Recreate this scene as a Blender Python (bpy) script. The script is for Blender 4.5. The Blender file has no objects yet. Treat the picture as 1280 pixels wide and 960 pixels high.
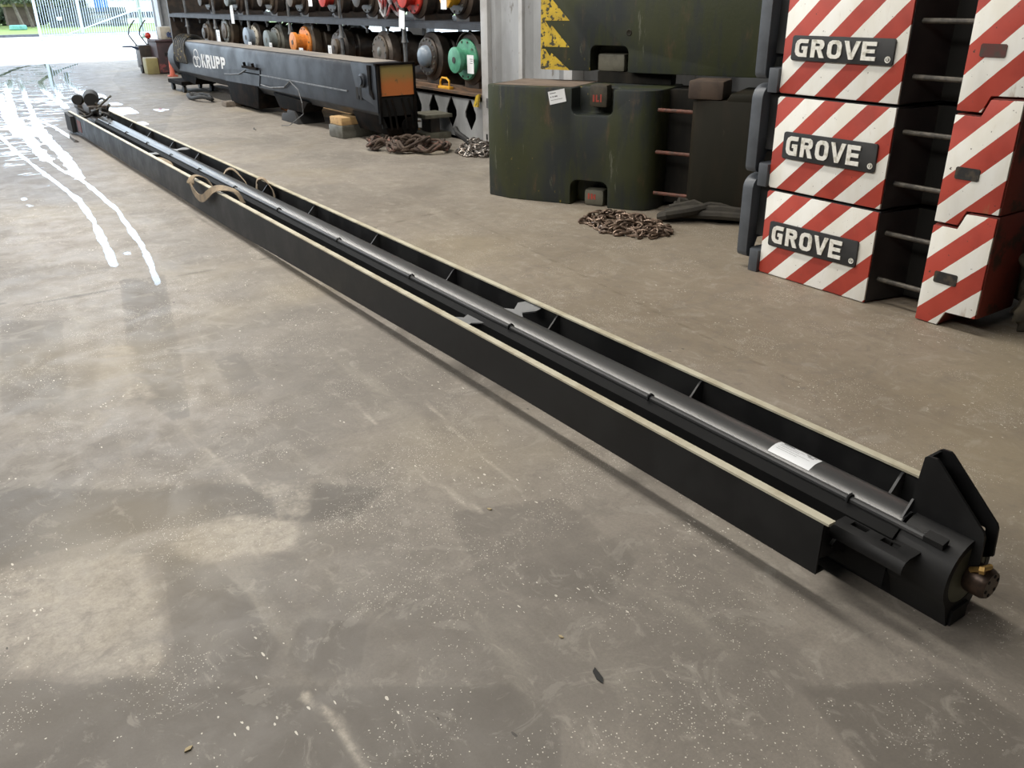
import bpy, bmesh, math, random
import numpy as np
from mathutils import Vector, Matrix
random.seed(7)
S = bpy.context.scene
COL = S.collection
PI = math.pi

# ------------------------------------------------------------ helpers
def obj(name, me, parent=None, loc=(0, 0, 0)):
    o = bpy.data.objects.new(name, me)
    COL.objects.link(o)
    o.location = loc
    if parent is not None: o.parent = parent
    return o

def thing(name, label, cat, loc=(0, 0, 0), rz=0.0, group=None):
    o = obj(name, None, None, loc)
    o.empty_display_size = .05
    o.rotation_euler = (0, 0, rz)
    tag(o, label, cat, group)
    return o

def tag(o, label=None, cat=None, group=None, kind=None):
    if label: o['label'] = label
    if cat: o['category'] = cat
    if group: o['group'] = group
    if kind: o['kind'] = kind
    return o

def copy_tree(o, parent=None):
    c = o.copy(); COL.objects.link(c)
    if parent is not None: c.parent = parent
    for ch in [x for x in bpy.data.objects if x.parent == o]:
        copy_tree(ch, c)
    return c

class MB:
    def __init__(s): s.v = []; s.f = []
    def add(s, vs, fs):
        n = len(s.v); s.v += [tuple(v) for v in vs]; s.f += [tuple(i + n for i in f) for f in fs]; return s
    def box(s, x0, x1, y0, y1, z0, z1):
        return s.add([(x0,y0,z0),(x1,y0,z0),(x1,y1,z0),(x0,y1,z0),(x0,y0,z1),(x1,y0,z1),(x1,y1,z1),(x0,y1,z1)],
                     [(0,3,2,1),(4,5,6,7),(0,1,5,4),(1,2,6,5),(2,3,7,6),(3,0,4,7)])
    def prism(s, pts, ax, a, b):
        """pts 2-D outline extruded along axis ax ('x': pts are (y,z); 'y': (x,z); 'z': (x,y)) from a to b"""
        def P(p, t): return {'x': (t, p[0], p[1]), 'y': (p[0], t, p[1]), 'z': (p[0], p[1], t)}[ax]
        ar = sum(pts[i][0]*pts[(i+1) % len(pts)][1]-pts[(i+1) % len(pts)][0]*pts[i][1] for i in range(len(pts)))
        if (ar < 0) != (ax == 'y'): pts = pts[::-1]
        if b < a: a, b = b, a
        n = len(pts)
        vs = [P(p, a) for p in pts]+[P(p, b) for p in pts]
        fs = [tuple(range(n))[::-1], tuple(range(n, 2*n))]+[(i, (i+1) % n, n+(i+1) % n, n+i) for i in range(n)]
        return s.add(vs, fs)
    def lathe(s, prof, o, d, seg=24):
        """prof list of (t along d, radius)"""
        o = Vector(o); d = Vector(d).normalized()
        u = d.orthogonal().normalized(); w = d.cross(u)
        vs = []; fs = []
        for t, r in prof:
            for k in range(seg):
                a = 2*PI*k/seg
                vs.append(o+d*t+(u*math.cos(a)+w*math.sin(a))*max(r, 1e-4))
        for i in range(len(prof)-1):
            for k in range(seg):
                k2 = (k+1) % seg
                fs.append((i*seg+k, i*seg+k2, (i+1)*seg+k2, (i+1)*seg+k))
        fs.append(tuple(range(seg))[::-1]); fs.append(tuple((len(prof)-1)*seg+k for k in range(seg)))
        return s.add(vs, fs)
    def cyl(s, a, b, r, seg=16):
        a = Vector(a); b = Vector(b)
        return s.lathe([(0, r), ((b-a).length, r)], a, b-a, seg)
    def tube(s, pts, r, seg=8, closed=False):
        pts = [Vector(p) for p in pts]; n = len(pts); vs = []; fs = []
        up = None
        for i, p in enumerate(pts):
            if closed: t = pts[(i+1) % n]-pts[i-1]
            else: t = pts[min(i+1, n-1)]-pts[max(i-1, 0)]
            if t.length < 1e-9: t = Vector((0, 0, 1))
            t.normalize()
            if up is None: up = t.orthogonal().normalized()
            up = (up-t*up.dot(t))
            up = up.normalized() if up.length > 1e-6 else t.orthogonal().normalized()
            w = t.cross(up)
            rr = r[i] if isinstance(r, (list, tuple)) else r
            for k in range(seg):
                a = 2*PI*k/seg
                vs.append(p+(up*math.cos(a)+w*math.sin(a))*rr)
        m = n if closed else n-1
        for i in range(m):
            j = (i+1) % n
            for k in range(seg):
                k2 = (k+1) % seg
                fs.append((i*seg+k, i*seg+k2, j*seg+k2, j*seg+k))
        if not closed:
            fs.append(tuple(range(seg))[::-1]); fs.append(tuple((n-1)*seg+k for k in range(seg)))
        return s.add(vs, fs)
    def ribbon(s, pts, wdir, w, t=.004):
        """flat strap along pts, width along wdir, thickness t"""
        pts = [Vector(p) for p in pts]; n = len(pts); vs = []; fs = []
        for i, p in enumerate(pts):
            tg = (pts[min(i+1, n-1)]-pts[max(i-1, 0)]).normalized()
            wd = Vector(wdir[i] if isinstance(wdir[0], (list, tuple)) else wdir)
            wd = (wd-tg*wd.dot(tg)).normalized(); nn = tg.cross(wd)
            for a, b in ((-1,-1),(1,-1),(1,1),(-1,1)): vs.append(p+wd*w/2*a+nn*t/2*b)
        for i in range(n-1):
            for k in range(4):
                k2 = (k+1) % 4
                fs.append((i*4+k, i*4+k2, (i+1)*4+k2, (i+1)*4+k))
        fs.append((3,2,1,0)); fs.append(tuple((n-1)*4+k for k in range(4)))
        return s.add(vs, fs)
    def stroke(s, pts, w, ax, d0, d1, fn, closed=False):
        """thick 2-D polyline (mitred) extruded; fn maps (u,v,d)->xyz"""
        P = [Vector((p[0], p[1])) for p in pts]; n = len(P); L = []; R = []
        for i in range(n):
            if closed: a = P[i]-P[i-1]; b = P[(i+1) % n]-P[i]
            else:
                a = P[i]-P[i-1] if i > 0 else P[1]-P[0]
                b = P[i+1]-P[i] if i < n-1 else P[-1]-P[-2]
            a.normalize(); b.normalize()
            na = Vector((-a.y, a.x)); nb = Vector((-b.y, b.x))
            m = (na+nb).normalized(); k = w/2/max(.35, m.dot(na))
            L.append(P[i]+m*k); R.append(P[i]-m*k)
        for i in range(n if closed else n-1):
            j = (i+1) % n
            q = [L[i], R[i], R[j], L[j]]
            vs = [fn(a.x, a.y, d0) for a in q]+[fn(a.x, a.y, d1) for a in q]
            s.add(vs, [(0,1,2,3),(7,6,5,4),(0,4,5,1),(1,5,6,2),(2,6,7,3),(3,7,4,0)])
        return s
    def xf(s, fn): s.v = [tuple(fn(Vector(v))) for v in s.v]; return s
    def mesh(s, name, m, smooth=True, bevel=0, seg=2):
        me = bpy.data.meshes.new(name)
        me.from_pydata([tuple(v) for v in s.v], [], s.f)
        bm = bmesh.new(); bm.from_mesh(me)
        bmesh.ops.recalc_face_normals(bm, faces=bm.faces)
        if bevel:
            es = [e for e in bm.edges if len(e.link_faces) == 2 and e.calc_face_angle(0) > .5]
            bmesh.ops.bevel(bm, geom=es, offset=bevel, segments=seg, profile=.6, affect='EDGES', clamp_overlap=True)
        bm.to_mesh(me); bm.free()
        if m: me.materials.append(m)
        if smooth:
            me.shade_smooth(); me.set_sharp_from_angle(angle=math.radians(35))
        return me
    def build(s, name, m, parent=None, loc=(0,0,0), **k):
        return obj(name, s.mesh(name, m, **k), parent, loc)

def boolean(me, cutters):
    """me minus each cutter MB; returns a new mesh with the material of me"""
    a = bpy.data.objects.new('tmp', me); COL.objects.link(a); tmp = []
    for c in cutters:
        cm = c.mesh('c', None, smooth=False); co = bpy.data.objects.new('tc', cm); COL.objects.link(co); tmp.append(co)
        md = a.modifiers.new('b', 'BOOLEAN'); md.object = co; md.operation = 'DIFFERENCE'; md.solver = 'EXACT'
    dg = bpy.context.evaluated_depsgraph_get()
    out = bpy.data.meshes.new_from_object(a.evaluated_get(dg))
    bpy.data.objects.remove(a)
    for t in tmp: bpy.data.objects.remove(t)
    return out

def bevel_mesh(me, w, seg=2, ang=.5):
    bm = bmesh.new(); bm.from_mesh(me)
    bmesh.ops.remove_doubles(bm, verts=bm.verts, dist=1e-5)
    bmesh.ops.dissolve_limit(bm, angle_limit=.02, verts=bm.verts, edges=bm.edges)
    es = [e for e in bm.edges if len(e.link_faces) == 2 and e.calc_face_angle(0) > ang]
    bmesh.ops.bevel(bm, geom=es, offset=w, segments=seg, profile=.6, affect='EDGES', clamp_overlap=True)
    bm.to_mesh(me); bm.free()
    me.shade_smooth(); me.set_sharp_from_angle(angle=math.radians(40))
    return me

# ------------------------------------------------------------ materials
class NT:
    def __init__(s, name):
        s.m = bpy.data.materials.new(name); s.m.use_nodes = True
        s.t = s.m.node_tree; s.b = s.t.nodes['Principled BSDF']
        s.tc = s.t.nodes.new('ShaderNodeTexCoord')
    def n(s, t, **k):
        x = s.t.nodes.new(t)
        for a, b in k.items(): setattr(x, a, b)
        return x
    def l(s, a, b): s.t.links.new(a, b)
    def val(s, sock, v):
        if hasattr(v, 'is_linked') or isinstance(v, bpy.types.NodeSocket): s.l(v, sock)
        else: sock.default_value = v
    def math(s, op, a, b=0.0, c=None, clamp=False):
        x = s.n('ShaderNodeMath', operation=op); x.use_clamp = clamp
        s.val(x.inputs[0], a); s.val(x.inputs[1], b)
        if c is not None: s.val(x.inputs[2], c)
        return x.outputs[0]
    def sstep(s, v, a, b, lo=0.0, hi=1.0):
        x = s.n('ShaderNodeMapRange', interpolation_type='SMOOTHSTEP')
        s.val(x.inputs[0], v); x.inputs[1].default_value = a; x.inputs[2].default_value = b
        x.inputs[3].default_value = lo; x.inputs[4].default_value = hi
        return x.outputs[0]
    def mix(s, f, a, b, mode='MIX'):
        x = s.n('ShaderNodeMix', data_type='RGBA', blend_type=mode)
        s.val(x.inputs[0], f)
        for i, c in ((6, a), (7, b)):
            if isinstance(c, (tuple, list)): x.inputs[i].default_value = (c[0], c[1], c[2], 1)
            else: s.l(c, x.inputs[i])
        return x.outputs[2]
    def noise(s, scale, detail=4, rough=.55, stretch=None, off=(0,0,0), dist=0.0, coord='Object'):
        mp = s.n('ShaderNodeMapping'); s.l(s.tc.outputs[coord], mp.inputs[0])
        mp.inputs['Location'].default_value = off
        if stretch: mp.inputs['Scale'].default_value = stretch
        x = s.n('ShaderNodeTexNoise'); s.l(mp.outputs[0], x.inputs['Vector'])
        x.inputs['Scale'].default_value = scale; x.inputs['Detail'].default_value = detail
        x.inputs['Roughness'].default_value = rough; x.inputs['Distortion'].default_value = dist
        return x.outputs['Fac']
    def bump(s, h, st=.2, dist=.01):
        x = s.n('ShaderNodeBump'); x.inputs['Strength'].default_value = st; x.inputs['Distance'].default_value = dist
        s.l(h, x.inputs['Height']); s.l(x.outputs[0], s.b.inputs['Normal'])
    def out(s, col=None, rough=None, metal=None):
        if col is not None:
            if isinstance(col, (tuple, list)): s.b.inputs['Base Color'].default_value = (col[0], col[1], col[2], 1)
            else: s.l(col, s.b.inputs['Base Color'])
        if rough is not None: s.val(s.b.inputs['Roughness'], rough)
        if metal is not None: s.val(s.b.inputs['Metallic'], metal)
        return s.m

def spec(m, v): m.node_tree.nodes['Principled BSDF'].inputs['Specular IOR Level'].default_value = v
def lin(r, g, b):
    f = lambda c: (c/255/12.92) if c/255 <= .04045 else ((c/255+.055)/1.055)**2.4
    return (f(r), f(g), f(b))

def M(name, col, rough=.6, metal=0., col2=None, scale=6, lo=.4, hi=.65, stretch=None, bump=0, rvar=0, col3=None, scale3=3, lo3=.55, hi3=.62):
    t = NT(name)
    c = col
    if col2 is None: col2 = tuple(x*.7 for x in col)
    f = t.noise(scale, 5, .6, stretch)
    c = t.mix(t.sstep(f, lo, hi), col, col2)
    if col3: c = t.mix(t.sstep(t.noise(scale3, 6, .65, stretch, (3, 7, 1)), lo3, hi3), c, col3)
    r = rough
    if rvar: r = t.sstep(f, .3, .7, rough-rvar, rough+rvar)
    if bump: t.bump(t.noise(scale*4, 4, .6, None, (5, 5, 5)), bump, .01)
    return t.out(c, r, metal)

m_black = M('black_paint', (.010,.010,.0105), .5, col2=(.017,.017,.017), scale=5, rvar=.08)
m_tube = M('black_satin_tube', (.042,.0425,.043), .36, col2=(.055,.0555,.056), scale=1.5, rvar=.02)
m_strip = M('bare_strip', (.52,.49,.38), .5, col2=(.40,.36,.26), scale=9, bump=.1)
spec(m_black, .22); spec(m_tube, .65)
m_xplate = M('zinc_grey_plate', (.22,.225,.23), .5, col2=(.16,.165,.17), scale=8)
m_label = M('white_label', (.78,.80,.82), .45, col2=(.72,.74,.76))
m_print = M('label_print', (.12,.12,.13), .6)
m_olive = M('olive_primer', (.13,.13,.085), .55, col2=(.09,.09,.06), scale=12)
m_nut = M('dark_bronze', (.10,.065,.045), .38, .6, col2=(.05,.035,.028), scale=25)
m_brass = M('brass', (.62,.40,.14), .3, .9, col2=(.4,.25,.09))
m_web = M('tan_webbing', (.30,.235,.16), .85, col2=(.20,.16,.115), scale=20, bump=.3)
m_char = M('charcoal_paint', (.018,.019,.02), .5, col2=(.03,.03,.03), scale=5, rvar=.1, bump=.05)
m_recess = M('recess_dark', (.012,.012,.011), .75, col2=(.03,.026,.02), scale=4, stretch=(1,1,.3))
m_rung = M('worn_rung', (.09,.08,.065), .55, .3, col2=(.04,.035,.03), scale=30)
m_rungred = M('rusty_rung', (.16,.055,.035), .6, col2=(.06,.035,.025), scale=15)
m_cream = M('cream_letter', (.82,.81,.75), .5, col2=(.5,.48,.40), scale=25, lo=.5, hi=.7, col3=(.12,.08,.05), scale3=40, lo3=.68, hi3=.72)
m_plate = M('matt_black', (.006,.006,.006), .7)
spec(m_plate, .15)
m_redshaded = M('red_side_shaded', (.19,.026,.016), .6, col2=(.10,.022,.014), scale=4, col3=(.05,.02,.012), scale3=6, lo3=.56, hi3=.66)  # darker red; the side's shadow is put into the colour
m_hook = M('slate_bracket', (.085,.095,.11), .5, col2=(.06,.067,.078), scale=5, bump=.05)
m_hookside = m_hook
m_slot = M('slot_insert', (.012,.012,.012), .6, col2=(.06,.045,.03), scale=20)
m_slotr = M('slot_insert_red', (.09,.025,.02), .6, col2=(.05,.04,.03), scale=20)

def stripes(name, ph, col=1):
    t = NT(name)
    sp = t.n('ShaderNodeSeparateXYZ'); t.l(t.tc.outputs['Object'], sp.inputs[0])
    c = t.math('ADD', sp.outputs[1], sp.outputs[2])
    w = t.noise(30, 2); c = t.math('ADD', c, t.math('MULTIPLY', t.math('SUBTRACT', w, .5), .0035))
    f = t.math('FRACT', t.math('DIVIDE', t.math('SUBTRACT', c, ph-10*.25), .25))
    st = t.math('LESS_THAN', f, .5)
    red = t.mix(t.sstep(t.noise(3.5, 5), .4, .65), (.46,.062,.040), (.36,.045,.030))
    wht = t.mix(t.sstep(t.noise(3, 5, .6, (1,1,.4), (2,2,2)), .42, .68), (.90,.90,.86), (.80,.78,.70))
    c2 = t.mix(st, red, wht)
    # rust runs and chips
    run = t.sstep(t.noise(9, 6, .65, (1,1,.25), (9,1,3)), .61, .74)
    c2 = t.mix(t.math('MULTIPLY', run, .6), c2, (.32,.20,.09))
    chip = t.math('MAXIMUM', t.sstep(t.noise(26, 5, .7, None, (4,4,4)), .655, .675), t.sstep(t.noise(11, 7, .8, None, (1,9,4)), .685, .70))
    c2 = t.mix(chip, c2, (.055,.03,.02))
    t.bump(t.math('MULTIPLY', chip, -1.0), .3, .004)
    return t.out(c2, t.sstep(t.noise(6), .3, .7, .38, .55), 0)

def greenpaint(name):
    t = NT(name)
    f = t.noise(3.4, 7, .66, (1.3,1.3,.3))
    c = t.mix(t.sstep(f, .42, .56), (.034,.040,.018), (.021,.026,.026))
    c = t.mix(t.sstep(t.noise(1.6, 4, .5, None, (3,1,8)), .48, .7), c, (.040,.045,.020))
    c = t.mix(t.math('MULTIPLY', t.sstep(t.noise(7, 6, .7, (1,1,.3), (1,6,2)), .56, .72), .7), c, (.095,.062,.036))
    c = t.mix(t.sstep(t.noise(9, 7, .75, (1.6,1.6,.22), (6,1,3)), .60, .66), c, (.10,.105,.075))
    c = t.mix(t.sstep(t.noise(45, 4, .7, (1,1,.6), (8,3,2)), .70, .73), c, (.22,.20,.15))
    sc = t.noise(14, 5, .75, (1,1,.7), (2,9,4))
    big = t.sstep(t.noise(1.3, 2, .5, None, (0,.6,.2)), .56, .64)
    c = t.mix(t.math('MULTIPLY', t.sstep(sc, .62, .66), big), c, (.22,.17,.03))
    t.bump(t.noise(30, 4), .12, .01)
    return t.out(c, t.sstep(f, .3, .7, .42, .62))
m_green = greenpaint('weathered_green')
m_greendk = M('weathered_green_black', (.016,.015,.010), .6, col2=(.03,.022,.014), scale=3, stretch=(1,1,.3), bump=.1, col3=(.10,.085,.055), scale3=9, lo3=.66, hi3=.72)
spec(m_green, .35); spec(m_greendk, .2); spec(m_recess, .15)
m_ctop = M('dusty_top', (.16,.12,.09), .8, col2=(.10,.075,.055), scale=6)
m_lug = M('grimy_lug', (.055,.046,.03), .6, col2=(.03,.026,.018), scale=12, bump=.15)
m_luglt = M('grimy_lug_light', (.13,.125,.095), .6, col2=(.08,.075,.055), scale=8, bump=.15)
m_redmark = M('red_mark', (.38,.06,.04), .6)
m_cap = M('brown_cap', (.075,.05,.035), .7, col2=(.045,.03,.022), scale=10, bump=.15)
m_yellow = M('worn_yellow', (.60,.42,.035), .5, col2=(.45,.31,.03), scale=7, col3=(.045,.045,.03), scale3=22, lo3=.53, hi3=.58)
m_steelgrey = M('container_grey', (.30,.31,.32), .5, col2=(.22,.225,.23), scale=3, stretch=(1,1,.4), bump=.05, col3=(.15,.14,.13), scale3=10, lo3=.62, hi3=.7)
m_steelgrey2 = M('container_grey_light', (.42,.42,.42), .5, col2=(.33,.32,.31), scale=4, col3=(.2,.13,.1), scale3=9, lo3=.66, hi3=.7)
m_shelf = M('shelf_steel', (.035,.04,.05), .6, .2, col2=(.02,.02,.025), scale=6)
m_galv = M('galvanised', (.16,.165,.17), .5, .4, col2=(.09,.09,.09), scale=12)
m_holeshade = M('hole_shade', (.006,.006,.006), .9)  # near black; stands in for the shade inside holes and openings
m_plank = M('rusty_boards', (.16,.09,.05), .8, col2=(.07,.05,.035), scale=5, stretch=(3,.6,3), bump=.2)
m_woodlt = M('fresh_timber', (.50,.33,.15), .7, col2=(.36,.22,.10), scale=6, stretch=(1,6,6), bump=.1)
m_wooddk = M('grey_timber', (.17,.14,.11), .8, col2=(.09,.075,.06), scale=6, stretch=(5,1,5), bump=.3)
m_boom = M('boom_paint', (.015,.018,.024), .5, col2=(.012,.014,.019), scale=2.5, rvar=.07, col3=(.035,.03,.026), scale3=4, lo3=.6, hi3=.75)
m_boomtop = M('boom_dusty_top', (.30,.27,.235), .6, col2=(.20,.19,.18), scale=3, stretch=(1,.3,1))
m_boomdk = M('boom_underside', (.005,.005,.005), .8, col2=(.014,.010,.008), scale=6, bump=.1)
m_whitept = M('white_stencil', (.72,.73,.74), .5, col2=(.6,.6,.6), scale=20)
spec(m_boom, .33); spec(m_boomdk, .06)
def orangeplate():
    t = NT('orange_end_plate')
    sp = t.n('ShaderNodeSeparateXYZ'); t.l(t.tc.outputs['Object'], sp.inputs[0])
    z = t.math('ADD', sp.outputs[2], t.math('MULTIPLY', t.math('SUBTRACT', t.noise(6), .5), .12))
    c = t.mix(t.sstep(z, .62, .80), (.46,.14,.035), (.25,.19,.06))
    c = t.mix(t.sstep(t.noise(12, 5), .6, .7), c, (.16,.10,.04))
    return t.out(c, .5)
m_orange = orangeplate()
m_orangept = M('orange_paint', (.72,.25,.04), .5, col2=(.5,.17,.04), scale=15)
m_rubber = M('black_rubber', (.012,.012,.012), .7)
m_hoseyel = M('yellow_banded_hose', (.13,.105,.05), .6, col2=(.012,.012,.012), scale=9, lo=.36, hi=.48)
m_rope = M('brown_rope', (.085,.06,.045), .9, col2=(.05,.035,.03), scale=14, bump=.4, col3=(.17,.09,.07), scale3=8)
m_sling = M('grimy_sling', (.042,.037,.028), .85, col2=(.028,.025,.02), scale=10, bump=.4)
m_cloth = M('dirty_tarp', (.095,.078,.052), .85, col2=(.035,.032,.024), scale=5, bump=.3)
m_chainr = M('rusty_chain', (.22,.155,.115), .42, .5, col2=(.08,.055,.04), scale=18)
m_chains = M('steel_chain', (.30,.28,.26), .35, .8, col2=(.14,.11,.09), scale=18)
m_gbdk = M('oily_gearbox', (.035,.030,.026), .5, .2, col2=(.07,.05,.038), scale=8, bump=.15)
m_gbbr = M('brown_gearbox', (.11,.085,.06), .55, .1, col2=(.06,.045,.035), scale=7, bump=.15)
m_gbgr = M('grey_gearbox', (.14,.14,.12), .5, .2, col2=(.08,.075,.06), scale=7, bump=.15)
m_wheelm = M('worn_wheel_metal', (.15,.125,.105), .45, .3, col2=(.085,.07,.06), scale=6, bump=.1)
m_capblue = M('pale_blue_cap', (.22,.27,.33), .4, col2=(.16,.2,.25))
m_capgreen = M('mint_green_cap', (.09,.33,.20), .45, col2=(.06,.22,.14), scale=10)
m_capgrey = M('grey_teal_cap', (.17,.20,.20), .5, col2=(.12,.14,.14))
m_capred = M('red_cap', (.55,.045,.03), .45, col2=(.4,.03,.02))
m_capyel = M('amber_cap', (.75,.40,.03), .45, col2=(.6,.3,.03))
m_wall = M('hall_cladding', (.11,.115,.12), .7, col2=(.08,.085,.09), scale=.6)
m_ceil = M('hall_roof', (.30,.30,.30), .8, col2=(.25,.25,.25), scale=.6)
m_postlt = M('post_light_steel', (.50,.53,.56), .5, col2=(.38,.40,.43), scale=3)
m_postwh = M('post_white', (.75,.75,.75), .5, col2=(.6,.6,.6), scale=3)
m_postor = M('post_rust_orange', (.35,.16,.08), .6)
m_pave = M('yard_concrete', (.50,.50,.49), .6, col2=(.42,.42,.41), scale=.5)
m_grass = M('verge_grass', (.16,.24,.05), .9, col2=(.12,.18,.05), scale=2, bump=.5)
m_kerb = M('kerb_stone', (.10,.11,.13), .8)
m_leaf = M('hedge_leaf', (.055,.085,.038), .6, col2=(.03,.05,.03), scale=1.5)
m_leaf2 = M('tree_leaf', (.10,.13,.07), .6, col2=(.06,.085,.05), scale=1.5)
m_bark = M('bark', (.14,.12,.10), .8)
m_gate = M('gate_paint', (.42,.50,.58), .5, col2=(.36,.43,.5), scale=3)
m_gatepost = M('green_post', (.25,.33,.24), .6)
m_shed = M('shed_brown', (.11,.085,.07), .8, col2=(.08,.06,.05), scale=3)
m_moss = M('mossy_roof', (.20,.19,.08), .9, col2=(.14,.12,.06), scale=3)
m_turq = M('turquoise_plastic', (.10,.32,.28), .5)
m_bwhite = M('white_cladding', (.75,.76,.78), .6)
m_bblue = M('blue_door_paint', (.02,.16,.50), .5)
m_bglass = M('dark_window_glass', (.03,.045,.07), .15)
m_fence = M('dark_palisade', (.03,.04,.045), .6)
m_boxmar = M('maroon_box', (.055,.032,.036), .6, col2=(.035,.025,.03), scale=4, col3=(.22,.06,.06), scale3=2.2, lo3=.55, hi3=.62)
m_canyel = M('dull_yellow_can', (.28,.25,.11), .6, col2=(.22,.19,.09), scale=4)
m_cream2 = M('cream_lid', (.5,.47,.40), .6)
m_cone = M('faded_orange', (.55,.14,.09), .6)
m_navy = M('navy_strap', (.03,.05,.12), .6)
m_leafdry = M('dry_leaf', (.42,.34,.20), .8)
# ------------------------------------------------------------ the floor
WET=[([(0.919, 12.426), (0.922, 10.931), (0.969, 9.531), (1.008, 8.538), (1.025, 7.755), (0.978, 6.94), (0.917, 6.251), (0.851, 5.597)], 0.05), ([(1.113, 10.585), (1.141, 9.398), (1.211, 8.842), (1.212, 8.003), (1.206, 7.224), (1.146, 6.515), (1.107, 6.008), (1.041, 5.456), (0.982, 5.061)], 0.045), ([(1.344, 12.976), (1.318, 11.473), (1.328, 10.815), (1.271, 9.623), (1.211, 8.842)], 0.1), ([(1.514, 14.065), (1.598, 12.772), (1.599, 11.251)], 0.05), ([(4.087, 25.939), (3.134, 23.355), (2.487, 20.695), (2.261, 18.544), (2.102, 15.161)], 0.12), ([(3.552, 24.601), (2.819, 21.651), (2.536, 19.313), (2.283, 16.767)], 0.1), ([(3.373, 23.141), (2.99, 20.739), (2.823, 19.066), (2.695, 17.26)], 0.12), ([(1.988, 22.923), (2.48, 24.898), (2.992, 26.186)], 0.15), ([(2.043, 21.567), (1.646, 18.323), (1.353, 15.133), (1.16, 12.235)], 0.12), ([(2.106, 20.335), (1.788, 17.182), (1.527, 14.165)], 0.08), ([(1.513, 18.258), (1.24, 14.862), (1.096, 12.286)], 0.12), ([(1.303, 14.236), (1.224, 12.614), (1.142, 11.1), (1.127, 10.139)], 0.32), ([(1.526, 14.394), (1.359, 12.076), (1.305, 10.307), (1.24, 9.218)], 0.12), ([(1.823, 12.406), (1.477, 12.591), (1.259, 13.044)], 0.04), ([(3.417, 26.558), (3.104, 23.382)], 0.15)]
PUD=[[(2.599, 14.752), (2.911, 14.629), (2.859, 13.78), (2.52, 13.585)], [(2.91, 17.434), (3.001, 17.002), (2.921, 16.074), (2.674, 15.819)], [(3.109, 14.072), (3.26, 14.208), (3.312, 13.905), (3.129, 13.681)], [(2.771, 15.443), (2.911, 15.473), (2.926, 15.029), (2.739, 15.044)], [(2.568, 12.68), (2.675, 12.697), (2.667, 12.399), (2.534, 12.308)], [(0.636, 8.241), (0.685, 8.244), (0.693, 8.12), (0.641, 8.083)], [(0.642, 7.897), (0.699, 7.89), (0.697, 7.783), (0.645, 7.787)], [(0.957, 5.9), (1.008, 5.886), (0.995, 5.825), (0.948, 5.836)], [(2.738, 18.137), (2.94, 17.966), (2.922, 17.424), (2.687, 17.443)]]
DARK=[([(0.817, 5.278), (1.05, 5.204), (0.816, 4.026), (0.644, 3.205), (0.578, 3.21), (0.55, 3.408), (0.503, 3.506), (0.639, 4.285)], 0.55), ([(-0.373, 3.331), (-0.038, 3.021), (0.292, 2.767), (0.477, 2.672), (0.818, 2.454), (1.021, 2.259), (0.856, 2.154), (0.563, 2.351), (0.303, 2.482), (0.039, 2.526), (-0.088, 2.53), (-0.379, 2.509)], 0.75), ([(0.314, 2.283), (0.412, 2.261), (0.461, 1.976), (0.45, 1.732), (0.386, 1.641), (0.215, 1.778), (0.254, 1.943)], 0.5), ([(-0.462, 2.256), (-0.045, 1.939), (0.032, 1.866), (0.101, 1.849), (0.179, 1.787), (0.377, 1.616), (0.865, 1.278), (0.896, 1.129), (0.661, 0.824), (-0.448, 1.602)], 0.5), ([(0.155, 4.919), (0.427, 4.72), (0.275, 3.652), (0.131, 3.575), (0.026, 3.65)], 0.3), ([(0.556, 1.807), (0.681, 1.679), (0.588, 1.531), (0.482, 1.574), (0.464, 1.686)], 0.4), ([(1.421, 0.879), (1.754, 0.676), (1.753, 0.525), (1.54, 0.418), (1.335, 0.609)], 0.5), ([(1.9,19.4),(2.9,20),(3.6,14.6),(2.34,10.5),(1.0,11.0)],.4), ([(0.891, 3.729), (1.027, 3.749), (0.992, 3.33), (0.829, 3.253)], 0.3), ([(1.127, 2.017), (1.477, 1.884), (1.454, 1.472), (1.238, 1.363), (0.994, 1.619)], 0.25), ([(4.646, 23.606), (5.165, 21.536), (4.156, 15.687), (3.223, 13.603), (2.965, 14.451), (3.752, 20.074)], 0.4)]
LIGHT=[([(-0.282, 2.613), (-0.091, 2.499), (0.116, 2.462), (0.22, 2.422), (0.285, 2.352), (0.266, 2.136), (0.246, 1.912), (0.183, 1.801), (0.1, 1.844), (0.001, 1.897), (-0.139, 2.028), (-0.301, 2.126)], 0.8), ([(0.496, 4.259), (0.653, 4.145), (0.596, 3.468), (0.47, 3.331), (0.312, 3.277), (0.214, 3.192), (0.343, 3.603)], 0.6), ([(0.586, 3.428), (0.633, 3.302), (0.619, 2.828), (0.682, 2.545), (0.626, 2.541), (0.558, 2.766)], 0.7), ([(0.345, 2.359), (0.462, 2.434), (0.581, 2.406), (0.732, 2.242), (0.657, 2.087), (0.497, 2.152), (0.389, 2.182)], 0.9), ([(0.559, 2.157), (0.753, 2.044), (0.648, 1.781), (0.583, 1.711), (0.452, 1.737), (0.476, 1.987)], 0.35), ([(0.691, 2.571), (0.881, 2.468), (0.742, 2.235), (0.649, 2.301)], 0.8), ([(1.139, 2.251), (1.317, 2.123), (1.236, 1.997), (1.082, 2.094)], 0.5), ([(0.356, 3.206), (0.443, 3.143), (0.362, 2.755), (0.292, 2.824)], 0.5), ([(4.575, 6.647), (4.592, 5.93), (3.977, 5.234), (3.851, 6.075)], 0.3), ([(0.522, 5.905), (0.756, 5.42), (0.664, 4.547), (0.485, 4.398), (0.532, 5.123)], 0.3), ([(-0.004, 3.349), (0.287, 3.14), (0.277, 2.816), (-0.035, 3.051)], 0.25)]
JOINT=[([(0.173, 5.089), (0.827, 5.119), (1.607, 5.189), (2.048, 5.283)], 0.006), ([(2.544, 5.497), (2.975, 5.595), (3.297, 5.646), (3.891, 5.657)], 0.005), ([(0.185, 5.209), (0.224, 5.213)], 0.004), ([(3.301, 5.677), (3.102, 3.995), (2.839, 1.995)], 0.003)]
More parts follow.
